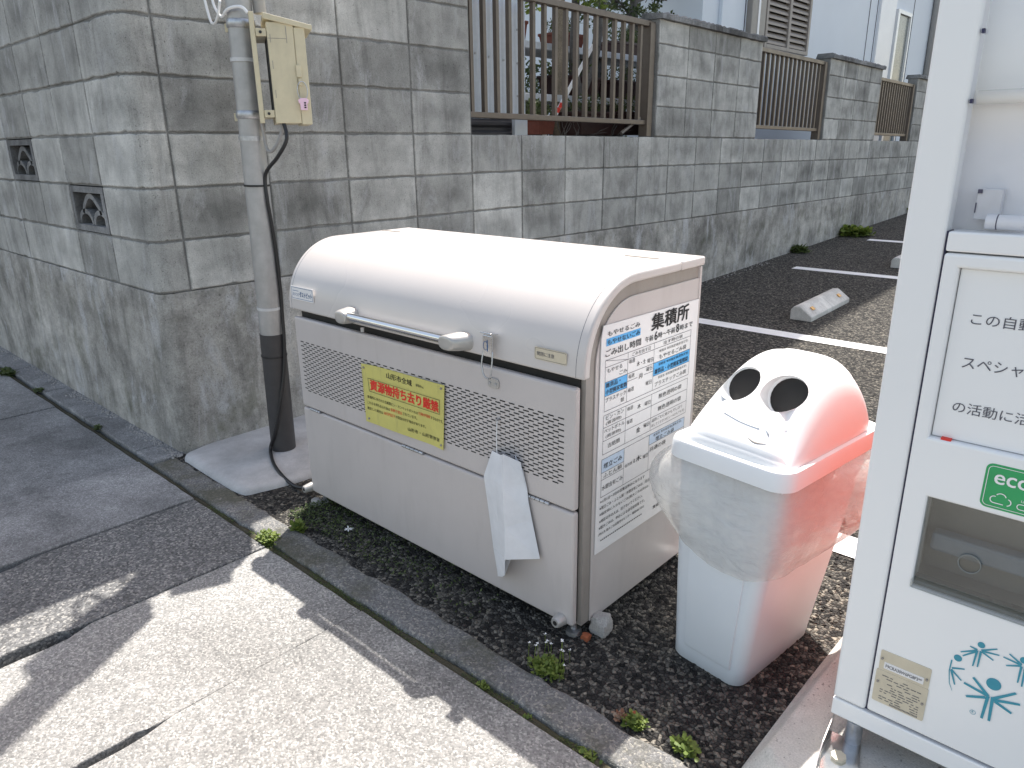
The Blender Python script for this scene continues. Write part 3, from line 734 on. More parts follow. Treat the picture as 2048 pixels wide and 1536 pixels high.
for z in (zb+.02, zt-.045):
    m_ = MB(); m_.obox(E1-sd*.035+bd*.004+Zv*z, sd*.034, bd*.19, Zv*.024); br_ = obj('bracket', m_, 'cream', box, bevel=.002)
    m_ = MB()
    for q in (.02,): m_.tube([E1-sd*.02+bd*.003+Zv*(z+.012), E1-sd*.02-bd*.002+Zv*(z+.012)], .005, 8)
    obj('bolt', m_, 'rubber', br_)
m_ = MB(); m_.obox(E1-sd*.052+bd*.008+Zv*(1.303), sd*.016, bd*.040, Zv*.352); obj('mounting_strut', m_, 'cream', box, bevel=.002)
m_ = MB(); m_.obox(E1-sd*.052+bd*.165+Zv*(1.303), sd*.016, bd*.040, Zv*.352); obj('mounting_strut', m_, 'cream', box, bevel=.002)
for z in (1.62, 1.325):
    m_ = MB(); q = PC(z); m_.box(q.x-.078, q.x-.047, q.y-.02, q.y+.01, z-.01, z+.018); obj('strap_end', m_, 'cream', box, bevel=.002)
sm = MB()  # seam, knock-outs, latch
for z in (1.56, 1.478, 1.385): sm.obox(E1+sd*.009-bd*.0008+Zv*z, sd*.002, bd*.001, Zv*.026)
sm.obox(E1+sd*.062-bd*.0008+Zv*1.56, sd*.002, bd*.001, Zv*.052)
sm.obox(E1+sd*.0-bd*.0008+Zv*1.573, sd*.062, bd*.001, Zv*.0016)
obj('seams', sm, 'strip', bo)
lt = MB(); lt.obox(E1+sd*.084-bd*.008+Zv*1.452, sd*.018, bd*.007, Zv*.04); lt.obox(E1+sd*.088-bd*.012+Zv*1.425, sd*.012, bd*.01, Zv*.022); obj('latch', lt, 'cream', box, bevel=.002)
lk = thing('padlock', tuple(E1+sd*.1-bd*.015+Zv*1.40), 'small pink shirt shaped padlock hanging from the cream box latch', 'padlock')
LP = (E1+sd*.098-bd*.018, sd, Zv)
m_ = MB(); m_.tube([LP[0]+sd*(.017*math.cos(t))+Zv*(1.408+.03*math.sin(t)) for t in [k*2*PI/20 for k in range(21)]], .0019, 6, False); obj('shackle', m_, 'steel', lk, smooth=True)
o_ = [(-.019, 1.378), (-.010, 1.384), (.010, 1.384), (.019, 1.378), (.016, 1.366), (.0125, 1.368), (.0125, 1.345), (-.0125, 1.345), (-.0125, 1.368), (-.016, 1.366)]
m_ = MB(); m_.prism([LP[0]+sd*(a*.95)+Zv*z-bd*.005 for a, z in o_], bd*.009); pk = obj('lock_body', m_, 'pink', lk, bevel=.0015)
m_ = MB()
for k in range(3): m_.obox(LP[0]+sd*.001+Zv*(1.351+.0075*k)-bd*.0062, sd*.007, bd*.001, Zv*.0048)
obj('number_wheels', m_, 'ink', pk)
# conduits and cables
def smooth_path(pts, n=6):
    P = [Vector(p) for p in pts]; out = []
    for i in range(len(P)-1):
        p0, p1, p2, p3 = P[max(0, i-1)], P[i], P[i+1], P[min(len(P)-1, i+2)]
        for k in range(n):
            t = k/n; out.append(.5*((2*p1)+(p2-p0)*t+(2*p0-5*p1+4*p2-p3)*t*t+(3*p1-p0-3*p2+p3)*t**3))
    out.append(P[-1]); return out
m_ = MB(); m_.tube(smooth_path([E1+sd*.02+bd*.02+Zv*1.31, E1+sd*.015+bd*.022+Zv*1.27, E1+bd*.035-sd*.01+Zv*1.222, E1+bd*.06-sd*.03+Zv*1.208, E1+bd*.075-sd*.04+Zv*1.23, E1+bd*.08-sd*.045+Zv*1.31]), .0062, 10)
tag(obj('grey_conduit', m_, 'greypipe', smooth=True), 'looped grey conduit hanging below the cream switch box', 'cable')
m_ = MB(); m_.tube(smooth_path([(.33, .235, 1.66), (.36, .233, 1.668), (.395, .24, 1.672), (.425, .25, 1.668), (.437, .262, 1.65)]), .0055, 8)
m_.tube(smooth_path([(.335, .235, 1.66), (.30, .24, 1.652), (.26, .25, 1.668), (.225, .255, 1.70), (.20, .26, 1.76)]), .005, 8)
m_.tube(smooth_path([(.31, .235, 1.70), (.27, .24, 1.655), (.22, .25, 1.640), (.175, .26, 1.66), (.14, .265, 1.74)]), .005, 8)
tag(obj('cable_loop', m_, 'white', smooth=True), 'pale cable loops around the pole above the switch box', 'cable')
cabpts = [E1+sd*.025+bd*.015+Zv*1.31, (.505, .318, 1.25), (.455, .305, 1.19)]
for z, xm in ((1.13, .461), (1.043, .452), (.956, .464), (.831, .475), (.684, .476), (.60, .47), (.50, .462), (.43, .448), (.361, .427), (.27, .385), (.171, .332), (.10, .285), (.05, .25)):
    c = PC(z); rad = .0525 if z > .56 else .057
    per = (xm-c.x)*.47-(.037)*.88; per = max(-rad, min(rad, per)); fwd = math.sqrt(max(0, rad*rad-per*per))
    cabpts.append(c+Vector((per*.47+fwd*.88, per*.88-fwd*.47, 0)))
cabpts += [(.315, .212, .033), (.42, .165, .031), (.53, .135, .026), (.62, .13, .014), (.70, .133, .028), (.76, .135, .052)]
m_ = MB(); m_.tube(smooth_path(cabpts), .0068, 10)
tag(obj('power_cable', m_, 'rubber', smooth=True), 'black cable running down the pole to the foot of the bin', 'cable')
# mortar pad at the pole foot
pd = MB(); out = [(.075, -.022), (.30, -.027), (.50, -.022), (.545, .03), (.60, .25), (.62, .70), (.012, .74), (.012, .06)]
out = [(x, y) for x, y in out]; rings = []
for k, z in ((1.03, -.02), (1.012, .008), (.985, .021), (.93, .026)):
    rings.append([(.32+(x-.32)*k, .33+(y-.33)*k, z) for x, y in smooth_path([Vector((a, b, 0)) for a, b in out+[out[0]]], 4)[:-1] for _ in (0,)] if False else [(.32+(p.x-.32)*k if p.x > .05 else p.x, .33+(p.y-.33)*k, z) for p in smooth_path([Vector((a, b, 0)) for a, b in out+[out[0]]], 3)[:-1]])
pd.loft(rings, False, True); struct('mortar_pad', pd, 'pad', auto=.8)

# ================================================================== STEEL WASTE BIN
BX0, BX1, BY0, BY1, BZ0 = .770, 1.962, .126, .640, .040
LX0, LX1 = .745, 1.972
bn = thing('waste_bin', (BX0, BY0, 0), 'large beige steel neighbourhood waste bin with curved lid and notice on its side', 'bin')
def profile(off, zlow, yback=BY1, n=14):
    """front foot, up the front, round to the flat top, to the back (y, z); off = inset"""
    r = .205-off; cy, cz = .118+.205, .932-.205
    p = [(.118+off, zlow), (.118+off, cz)]
    for k in range(1, n+1):
        a = PI/2*k/n; p.append((cy-r*math.cos(a), cz+r*math.sin(a)))
    p.append((yback, .932-off)); return p
def xprism(mb, pts, x0, x1): mb.prism([(x0, a, b) for a, b in pts], (x1-x0, 0, 0))
# body carcass
m_ = MB(); pr = profile(.026, BZ0)+[(BY1-.002, BZ0)]; xprism(m_, pr, .773, BX1-.004)
obj('body', m_, 'strip', bn)
# lighter side sheets, inset from the trim
for nm, x0, x1, lab in (('side_panel', BX1-.0038, BX1, None), ('side_panel', .768, .7728, None)):
    m_ = MB(); pr = profile(.058, BZ0)+[(BY1-.004, BZ0)]; xprism(m_, pr, x0, x1); obj(nm, m_, 'binpaint', bn, bevel=.001)
# front panels
fp = MB(); fp.box(BX0-.002, 1.950, .1165, .138, .374, .688); up = obj('upper_front_panel', fp, 'binpaint', bn, bevel=.007, seg=3)
fp = MB(); fp.box(BX0-.002, 1.950, .1165, .138, .046, .369); lo = obj('lower_front_panel', fp, 'binpaint', bn, bevel=.007, seg=3)
m_ = MB(); m_.box(.785, 1.945, .1385, .1435, .05, .745); obj('painted_gap_shade', m_, 'dark', bn)  # near-black sheet painting the shade seen through the panel gaps
# slots, flat dark quads painting the shade of open holes
sl_ = MB(); rows = 24; pit = .0315; rh = .0074
for r in range(rows):
    for k in range(37):
        x = .796+k*pit+(pit/2 if r % 2 else 0); z = .607-r*rh
        if x+.0195 > 1.926: continue
        sl_.add([(x+a, .1160, z+b) for a, b in ((0, 0), (.0012, -.0017), (.0183, -.0017), (.0195, 0), (.0183, .0017), (.0012, .0017))], [(0, 1, 2, 3, 4, 5)])
obj('vent_slots', sl_, 'dark', up, flip=False)
# lid: front part, fixed rear strip
ZL = .711
def shell(mb, x0, x1, prof_o, prof_i):
    n = len(prof_o); rings = []
    for i in range(n):
        (a, b), (c, d) = prof_o[i], prof_i[i]
        rings.append([(x0, a, b), (x1, a, b), (x1, c, d), (x0, c, d)])
    mb.loft(rings)
m_ = MB(); shell(m_, LX0, LX1, profile(0, ZL, .523, 20), profile(.024, ZL, .523, 20)); lid = obj('lid', m_, 'lidpaint', bn, bevel=.006, seg=3, auto=.5)
m_ = MB(); m_.box(LX0, LX1, .527, .648, .908, .932); obj('rear_top_strip', m_, 'lidpaint', bn, bevel=.006, seg=3)
m_ = MB(); m_.box(.765, 1.9655, BY1-.004, .646, .05, .905); obj('back_panel', m_, 'binpaint', bn, bevel=.002)
for x in (.7625, 1.9475):
    m_ = MB(); shell(m_, x, x+.0011, profile(-.0002, ZL+.004, .515, 24), profile(.001, ZL+.004, .515, 24)); obj('end_seam', m_, 'inkgrey', lid)
# hinge lines in the top
for x0, x1 in ((.75, .84), (1.80, 1.90)):
    m_ = MB(); m_.box(x0, x1, .5195, .5285, .9318, .9335); obj('hinge', m_, 'strip', bn)
for x0, x1 in ((.815, .875), (1.305, 1.40), (1.80, 1.875)):
    m_ = MB(); n = 5; w_ = (x1-x0)/n
    for k in range(n): m_.tube([(x0+w_*k+.001, .1155, .3715), (x0+w_*(k+1)-.001, .1155, .3715)], .0045, 10)
    obj('hinge', m_, 'steel', bn, auto=.7)
# handle
hd = MB(); hd.tube([(1.12, .088, .743), (1.552, .088, .743)], .0125, 20); hb = obj('handle_bar', hd, 'chrome', lid, smooth=False, auto=.7)
for xc, sg in ((1.104, -1), (1.560, 1)):
    m_ = MB(); rings = []
    for k in range(11):
        t = k/10
        cx = xc+sg*((.004 if sg < 0 else .028)*(1-t)**1.2); hx = .033*(1-.25*t); hz = .025*(1-.30*t)
        y = .123-.055*math.sin(t*PI/2)
        if t > .8: hx *= math.cos((t-.8)/.2*1.1); hz *= math.cos((t-.8)/.2*.9)
        rings.append([(cx+hx*math.copysign(abs(math.cos(a))**.8, math.cos(a)), y, .740+hz*math.copysign(abs(math.sin(a))**.8, math.sin(a))) for a in [2*PI*q/18 for q in range(18)]])
    m_.loft(rings); obj('handle_bracket', m_, 'alu', lid, bevel=.004, auto=.8)
m_ = MB(); m_.tube([(1.165, .105, .70), (1.165, .105, .712)], .006, 8); obj('stop_pin', m_, 'steel', bn)
# toggle latch
m_ = MB(); m_.box(1.672, 1.703, .098, .104, .722, .775); m_.obox((1.668, .118, .775), (.040, 0, 0), (0, -.026, .006), (0, 0, .003)); lt = obj('latch', m_, 'chrome', bn, bevel=.002)
m_ = MB(); m_.tube(smooth_path([(1.672, .101, .735), (1.671, .094, .70), (1.680, .092, .672), (1.690, .097, .665), (1.702, .092, .672), (1.706, .094, .70), (1.703, .101, .735)]), .0022, 6); obj('latch_bail', m_, 'steel', lt, smooth=True)
LPn = (Vector((1.672, .0976, .722)), Vector((1, 0, 0)), Zv)
m_ = MB(); stroke(m_, LPn, [(.010+.008*math.cos(a), .026+.011*math.sin(a)) for a in [k*2*PI/16 for k in range(17)]], .0015); stroke(m_, LPn, [(.016, .012), (.016, .042)], .003); obj('latch_mark', m_, 'navy', lt, flip=False)
m_ = MB(); m_.prism([(x, .1162, z) for x, z in rrect(1.672, 1.710, .636, .662, .008)], (0, -.004, 0)); stp = obj('strike_plate', m_, 'alu', bn, bevel=.001)
m_ = MB(); m_.tube([(1.68, .112, .648), (1.68, .110, .648)], .004, 8); m_.tube([(1.701, .112, .648), (1.701, .110, .648)], .004, 8); obj('rivets', m_, 'steel', stp)
# feet and drain stubs
for x, y in ((.80, .15), (1.93, .15), (.80, .60), (1.93, .60)):
    m_ = MB(); m_.tube([(x, y, 0.0), (x, y, .014), (x, y, .018), (x, y, .044)], [.022, .020, .008, .008], 14); obj('foot', m_, 'steel', bn, auto=.7)
for x, rad in ((.757, .014), (1.915, .0155)):
    m_ = MB(); m_.tube([(x, .125, .057), (x, .095, .057), (x, .090, .057)], [rad*1.25, rad, rad*.8], 16); d_ = obj('drain_stub', m_, 'alu', bn, auto=.7)
    m_ = MB(); m_.tube([(x, .0905, .057), (x, .0895, .057)], rad*.42, 12); obj('bore', m_, 'dark', d_)
# maker plate and caution sticker on the lid
FR = Vector((1, 0, 0))
pA = (Vector((.770, .1166, .748)), FR, Zv)
m_ = MB(); m_.prism([pA[0]+FR*a+Zv*b for a, b in rrect(0, .128, 0, .044, .003)], (0, .001, 0)); s_ = obj('maker_plate', m_, 'paper', lid)
pA = (Vector((.770, .1162, .748)), FR, Zv); m_ = MB()
for a in ((.004, .124, .0035, .0048), (.004, .124, .039, .0403), (.004, .0053, .0035, .0403), (.1227, .124, .0035, .0403)): rect(m_, pA, *a)
text(m_, 'ヨドコウ', pA, .010, .012, .011, .037); text(m_, 'ダストピット', pA, .050, .0105, .018, .070, bold=.03); rect(m_, pA, .010, .045, .0285, .0300); obj('lettering', m_, 'navy', s_, flip=False)
pA = (Vector((1.826, .1166, .738)), FR, Zv); m_ = MB(); m_.prism([pA[0]+FR*a+Zv*b for a, b in rrect(0, .096, 0, .030, .004)], (0, .001, 0)); s_ = obj('caution_sticker', m_, 'plate', lid)
pA = (Vector((1.826, .1162, .738)), FR, Zv); m_ = MB(); text(m_, '開閉に注意', pA, .008, .010, .010, .052)
stroke(m_, pA, rrect(.002, .094, .002, .028, .003), .0007); obj('lettering', m_, 'inkgrey', s_, flip=False)

# ---- collection notice on the right side
SX = BX1+.0035
m_ = MB(); m_.prism([(SX-.0022, .186+a, .232+b) for a, b in ((0, 0), (.446, .0), (.450, .585), (.012, .591), (.004, .56))], (.0022, 0, 0)); nt_ = obj('collection_notice', m_, 'paper', bn)
nt_['label'] = 'white printed collection notice covering the bin side'
R_, U_ = Vector((0, 1, 0)), Zv
pl0 = (Vector((SX+.0005, .186, .232)), R_, U_); pl1 = (Vector((SX+.0009, .186, .232)), R_, U_); pl2 = (Vector((SX+.0013, .186, .232)), R_, U_)
for q in ((.023, .166, .540, .558), (.0225, .116, .417, .452), (.2335, .4165, .416, .451)):
    m_ = MB(); rect(m_, pl0, *q); obj('blue_field', m_, 'blueink', nt_, flip=False)
for q in ((.231, .411, .2265, .256), (.018, .114, .219, .255)):
    m_ = MB(); rect(m_, pl0, *q); obj('pale_blue_field', m_, 'paleblue', nt_, flip=False)
ln = MB(); wl = .0011
def hl(v, u0, u1): rect(ln, pl1, u0, u1, v-wl/2, v+wl/2)
def vl(u, v0, v1): rect(ln, pl1, u-wl/2, u+wl/2, v0, v1)
for v, a, b in ((.506, .0215, .418), (.489, .0215, .418), (.452, .0215, .418), (.417, .0215, .116), (.432, .116, .16), (.432, .19, .2335), (.417, .2335, .418), (.379, .0205, .416), (.369, .0205, .416), (.337, .0205, .416), (.303, .0195, .416), (.268, .019, .414), (.2555, .018, .411), (.2195, .018, .114), (.2005, .017, .114), (.154, .016, .411), (.2265, .231, .411)): hl(v, a, b)
for u, a, b in ((.0215, .379, .506), (.1150, .379, .506), (.2335, .379, .506), (.4175, .379, .506), (.0195, .268, .369), (.1145, .268, .369), (.2325, .268, .369), (.4155, .268, .369), (.0170, .154, .2555), (.1135, .154, .2555), (.2305, .154, .2555), (.411, .154, .2555)): vl(u, a, b)
stroke(ln, pl1, [(.0215, .506), (.115, .489)], .0009)
obj('table_lines', ln, 'inkgrey', nt_, flip=False)
tx = MB()
for t_, u, v, h, w_, b in (
    ('もやせるごみ', .027, .563, .0125, .135, .02), ('もやせないごみ', .027, .5425, .0125, .136, .02), ('集積所', .215, .540, .042, .182, .035), ('ごみ出し時間', .020, .514, .018, .149, .02),
    ('午前', .189, .515, .015, .036, .02), ('6', .232, .513, .0225, .013, .025), ('時〜午前', .249, .515, .015, .082, .02), ('8', .337, .513, .0225, .014, .025), ('時まで', .356, .515, .015, .066, .02),
    ('ごみを出す日', .133, .4925, .010, .082, .0), ('出す時の袋', .278, .4925, .010, .095, .0),
    ('もやせる', .029, .474, .0105, .062, .0), ('ごみ', .080, .458, .0105, .033, .0), ('毎週', .120, .476, .011, .026, .0), ('水・土', .155, .4615, .0125, .040, .02), ('曜日', .203, .459, .011, .027, .0),
    ('家庭系 有料指定袋(赤色文字)', .258, .4745, .0085, .145, .0), ('もやせるごみ袋', .259, .4575, .0125, .137, .0),
    ('雑貨品・', .025, .4375, .0125, .060, .02), ('小型廃家電類', .025, .421, .0125, .088, .02), ('プラスチック', .025, .401, .0115, .086, .0), ('類', .090, .385, .0115, .014, .0),
    ('毎週', .120, .4375, .011, .026, .0), ('曜日', .200, .4375, .011, .027, .0), ('月', .167, .4265, .0125, .015, .02), ('毎週', .120, .402, .011, .026, .0), ('曜日', .200, .400, .011, .027, .0),
    ('家庭系 有料指定袋(青色文字)', .258, .439, .0085, .150, .01), ('雑貨品・小型廃家電類袋', .240, .4205, .0135, .168, .02), ('家庭系 有料指定袋(黄色文字)', .258, .4035, .0085, .145, .0), ('プラスチックごみ袋', .243, .386, .0125, .160, .0),
    ('ビン・カン', .030, .3555, .0115, .075, .0), ('(資源物)', .030, .341, .0105, .065, .0), ('ペットボトル', .024, .322, .0115, .085, .0), ('(資源物)', .030, .307, .0105, .065, .0), ('古紙類', .040, .280, .0125, .052, .0),
    ('毎週', .120, .353, .011, .026, .0), ('木', .166, .346, .0125, .016, .02), ('曜日', .200, .345, .011, .027, .0), ('無色透明の袋', .267, .347, .0135, .116, .0), ('無色透明の袋', .266, .3125, .0135, .118, .0),
    ('毎週', .120, .317, .011, .026, .0), ('金', .165, .281, .0135, .019, .02), ('曜日', .200, .285, .011, .027, .0), ('品目ごとに紙ひもでしばり', .238, .289, .009, .155, .0), ('出してください(ビニールひもでも可)', .238, .274, .009, .168, .0),
    ('家庭系 有料指定袋(黒色文字)', .250, .244, .0085, .145, .0), ('埋立ごみ袋', .262, .2285, .0125, .095, .0), ('埋立ごみ', .025, .229, .014, .080, .01), ('ふとん類', .025, .204, .0125, .080, .0), ('水銀含有ごみ', .020, .171, .0135, .090, .0),
    ('毎月第', .118, .199, .009, .035, .0), ('1木', .160, .198, .0155, .035, .02), ('曜日', .203, .196, .0105, .024, .0), ('共通の袋', .235, .2055, .013, .08, .0),
    ('※1月1日〜3日の収集は休みになります', .015, .1375, .0095, .201, .01), ('※埋立ごみ・ふとん類・水銀含有ごみは、月1回', .013, .1195, .0095, .232, .01), ('※指定袋に入らないごみ(粗大ごみ以外)は、', .013, .1015, .0095, .228, .01),
    ('※地区以外の人は、出さないでください。', .013, .083, .0095, .196, .01), ('※粗大ごみは、申込による自宅前収集です。', .012, .065, .0095, .21, .01), ('(申込先 粗大ごみ収集受付センター 電話686-5353)', .011, .047, .009, .209, .01),
    ('山形市', .272, .056, .0095, .045, .0), ('集積所No.', .267, .024, .0095, .07, .01)):
    text(tx, t_, pl2, u, v, h, w_, bold=b)
for k in range(24): rect(tx, pl2, .020+k*.008, .0255+k*.008, .0305, .0335)
obj('lettering', tx, 'ink', nt_, flip=False)

# ---- yellow plate on the front
YS = thing('yellow_sign', (1.14, .11, .41), 'yellow warning plate with red headline screwed to the bin front', 'sign')
m_ = MB(); nx_, nz_ = 16, 8; vs = []
c00, c10, c11, c01 = (1.143, .411), (1.494, .411), (1.510, .605), (1.139, .597)
def yp(s, t):
    x = c00[0]*(1-s)*(1-t)+c10[0]*s*(1-t)+c11[0]*s*t+c01[0]*(1-s)*t; z = c00[1]*(1-s)*(1-t)+c10[1]*s*(1-t)+c11[1]*s*t+c01[1]*(1-s)*t
    y = .1125-.003*math.sin(s*5)*math.cos(t*3)-.006*max(0, s-.85)/.15*(1-t)-.004*max(0, .15-s)/.15
    return x, y, z
f_ = []
for j in range(nz_+1):
    for i in range(nx_+1): vs.append(yp(i/nx_, j/nz_))
k_ = len(vs); vs += [(x, y+.0012, z) for x, y, z in vs]
for j in range(nz_):
    for i in range(nx_):
        a = j*(nx_+1)+i; f_.append((a, a+1, a+nx_+2, a+nx_+1)); f_.append((k_+a, k_+a+nx_+1, k_+a+nx_+2, k_+a+1))
bd_ = [i for i in range(nx_+1)]+[j*(nx_+1)+nx_ for j in range(1, nz_+1)]+[nz_*(nx_+1)+i for i in range(nx_-1, -1, -1)]+[j*(nx_+1) for j in range(nz_-1, 0, -1)]
for q in range(len(bd_)): a, b = bd_[q], bd_[(q+1) % len(bd_)]; f_.append((a, k_+a, k_+b, b))
m_.add(vs, f_); ypl = obj('plate', m_, 'yellow', YS, smooth=False, auto=.6)
def drape(mb, off=.0009):   # lay flat lettering on the slightly bent plate
    for i, (x, y, z) in enumerate(mb.v):
        s = (x-1.141)/(1.502-1.141); t = (z-.411)/.19
        mb.v[i] = (x, yp(max(0, min(1, s)), max(0, min(1, t)))[1]-off, z)
    return mb
py = (Vector((0, .11, 0)), FR, Zv)
kx = MB(); rd = MB()
text(kx, '山形市全域', py, 1.252, .5715, .0185, .118, bold=.025); text(kx, '集積所No.', py, 1.388, .576, .0085, .036, bold=0)
text(rd, '資源物持ち去り厳禁', py, 1.174, .5195, .0325, .308, bold=.045)
for p in ([(1.165, .555), (1.489, .558)], [(1.169, .5145), (1.486, .5155)], [(1.165, .555), (1.169, .5145)], [(1.489, .558), (1.486, .5155)]): stroke(kx, py, p, .0013)
text(kx, '集積所に出された古紙類ビン・カンペットボトルは', py, 1.158, .4905, .0095, .232, bold=.01); text(rd, '行政が回収', py, 1.393, .4915, .010, .050, bold=.02); text(kx, 'するものです。', py, 1.445, .4915, .0095, .054, bold=.01)
text(kx, 'これらを持ち去る行為は', py, 1.156, .472, .0095, .108, bold=.01); text(rd, '条例で禁止', py, 1.267, .473, .010, .053, bold=.02); text(kx, 'されています。', py, 1.323, .474, .0095, .062, bold=.01)
text(kx, '違反した場合は', py, 1.154, .4535, .0095, .076, bold=.01); text(rd, '20万円以下', py, 1.234, .455, .010, .053, bold=.02); text(kx, 'の罰金を科す場合があります。', py, 1.290, .456, .0095, .130, bold=.01)
text(kx, '山形市・山形警察署', py, 1.342, .430, .0115, .136, bold=.015)
obj('lettering', drape(kx), 'ink', ypl, flip=False); obj('red_lettering', drape(rd), 'redink', ypl, flip=False)
for x, z in ((1.150, .586), (1.498, .594), (1.160, .424), (1.486, .424)):
    m_ = MB(); y = yp((x-1.141)/.361, (z-.411)/.19)[1]; m_.tube([(x, y+.004, z), (x, y-.0035, z)], .0032, 10); obj('screw', m_, 'strip', YS)

# ---- folded sheets hanging on a string
HP = thing('hanging_sheets', (1.71, .10, .47), 'folded weathered white sheets hanging by a string on the bin front', 'paper')
m_ = MB(); m_.tube([(1.706, .113, .556), (1.7065, .108, .548), (1.7075, .104, .50), (1.712, .100, .470), (1.716, .098, .452)], .0013, 6); obj('string', m_, 'paper', HP, smooth=True)
m_ = MB(); m_.box(1.704, 1.709, .105, .117, .553, .558); obj('hook', m_, 'steel', HP)
def sheet(outl, nrow=14, ncol=10, yf=None, name='sheet'):
    """outl: rows of (z, xl, xr)"""
    mb = MB(); vs = []
    for j in range(nrow+1):
        z = outl[0][0]+(outl[-1][0]-outl[0][0])*j/nrow
        for q in range(len(outl)-1):
            if outl[q][0] >= z >= outl[q+1][0]-1e-9: break
        t = (outl[q][0]-z)/max(1e-6, outl[q][0]-outl[q+1][0]); xl = outl[q][1]*(1-t)+outl[q+1][1]*t; xr = outl[q][2]*(1-t)+outl[q+1][2]*t
        for i in range(ncol+1):
            s = i/ncol; zz = z+(outl[-1][3]*s if j == nrow and len(outl[-1]) > 3 else 0)*1.0
            vs.append((xl+(xr-xl)*s, yf(s, j/nrow), zz))
    f_ = [(j*(ncol+1)+i, j*(ncol+1)+i+1, (j+1)*(ncol+1)+i+1, (j+1)*(ncol+1)+i) for j in range(nrow) for i in range(ncol)]
    mb.add(vs, f_); o = obj(name, mb, 'paperold', HP, flip=False, auto=.9)
    sd_ = o.modifiers.new('thickness', 'SOLIDIFY'); sd_.thickness = .0016; return o
def panel(rows, name='sheet'):
    mb = MB(); n = len(rows[0])
    mb.v = [p for r in rows for p in r]; mb.f = [(j*n+i, j*n+i+1, (j+1)*n+i+1, (j+1)*n+i) for j in range(len(rows)-1) for i in range(n-1)]; mb.tone = [1]*len(mb.f)
    o = obj(name, mb, 'paperold', HP, flip=False); q = o.modifiers.new('thickness', 'SOLIDIFY'); q.thickness = .0015
    q = o.modifiers.new('edge', 'BEVEL'); q.width = .0006; return o
# front sheet folded along one ridge, then the sheets behind it
panel([[(1.692, .104, .468), (1.730, .094, .470), (1.760, .074, .487), (1.786, .108, .462)],
       [(1.657, .106, .385), (1.715, .090, .395), (1.764, .066, .40), (1.800, .110, .400)],
       [(1.676, .105, .27), (1.728, .085, .28), (1.772, .062, .29), (1.822, .109, .315)],
       [(1.690, .103, .18), (1.735, .082, .19), (1.774, .058, .20), (1.852, .106, .212)]])
panel([[(1.6902, .1032, .179), (1.7352, .0822, .189), (1.7742, .0582, .199)], [(1.706, .103, .100), (1.742, .081, .124), (1.772, .058, .152)]])
panel([[(1.700, .110, .45), (1.765, .108, .45)], [(1.662, .111, .375), (1.78, .109, .375)], [(1.683, .110, .22), (1.77, .106, .22)], [(1.698, .109, .094), (1.728, .106, .112)]])
panel([[(1.765, .111, .475), (1.792, .111, .440)], [(1.775, .111, .42), (1.806, .111, .39)], [(1.79, .110, .34), (1.815, .110, .33)]])

# ================================================================== RECYCLING CAN
CC = Vector((2.285, .430, 0)); ca = math.radians(-7)
cx_ = Vector((math.cos(ca), math.sin(ca), 0)); cy_ = Vector((-math.sin(ca), math.cos(ca), 0))
can = thing('recycling_can', tuple(CC+Vector((0, 0, 0))), 'white plastic two-hole bottle bin with clear bag beside the beige bin', 'bin')
def CP(a, b, z): return CC+cx_*a+cy_*b+Zv*z
def rr_ring(hx, hy, r, z, bx=0, by=0, n=6):
    return [CP(a+bx, b+by, z) for a, b in rrect(-hx, hx, -hy, hy, min(r, hx-.001, hy-.001), n)]
m_ = MB(); R0 = .03
zz = [(0.006, .094, .158), (.012, .098, .162), (.05, .100, .165), (.2, .112, .178), (.4, .128, .192), (.52, .138, .202)]
m_.loft([rr_ring(a, b, .032, z, -.008*(1-z/.52), -.032+.113*z) for z, a, b in zz])
canb = obj('can_body', m_, 'canbody', can, auto=.8)
m_ = MB()
for sx in (-1, 1):
    for sy in (-1, 1):
        m_.loft([rr_ring(.03, .035, .02, z, sx*(.062)-.008, sy*(.118)-.032) for z in (0, .007)])
obj('feet', m_, 'canbody', canb)
for sgn in (-1, 1):   # raised side panels on front and right faces
    m_ = MB(); r = []
    for z in (.05, .06, .40, .41):
        k = 0 if z in (.05, .41) else .0028
        t = z; hx = .100+(.138-.100)*t/.52; y = -(.165+(.202-.165)*t/.52)-.032+.113*t
        r.append([CP(-hx*.62, y+.004, z), CP(-hx*.60, y-k, z), CP(hx*.60, y-k, z), CP(hx*.62, y+.004, z)])
    m_.loft(r)
obj('front_rib_panel', m_, 'canbody', canb, auto=.5)
# rim (lid skirt)
RZ = .530; LB = .027
def rim_ring(k, z, r=.045): return rr_ring(.156*k, .226*k, r, z, .0, LB)
m_ = MB(); m_.loft([rim_ring(.97, RZ), rim_ring(1.0, RZ+.002), rim_ring(.992, RZ+.036), rim_ring(.975, RZ+.043), rim_ring(.92, RZ+.0445), rim_ring(.90, RZ+.040), rim_ring(.85, RZ+.038)], False, False)
m_.loft([rim_ring(.97, RZ), rim_ring(.93, RZ+.002), rim_ring(.93, RZ+.036)], False, False)
rim = obj('lid_rim', m_, 'can', can, auto=.6, flip=False)
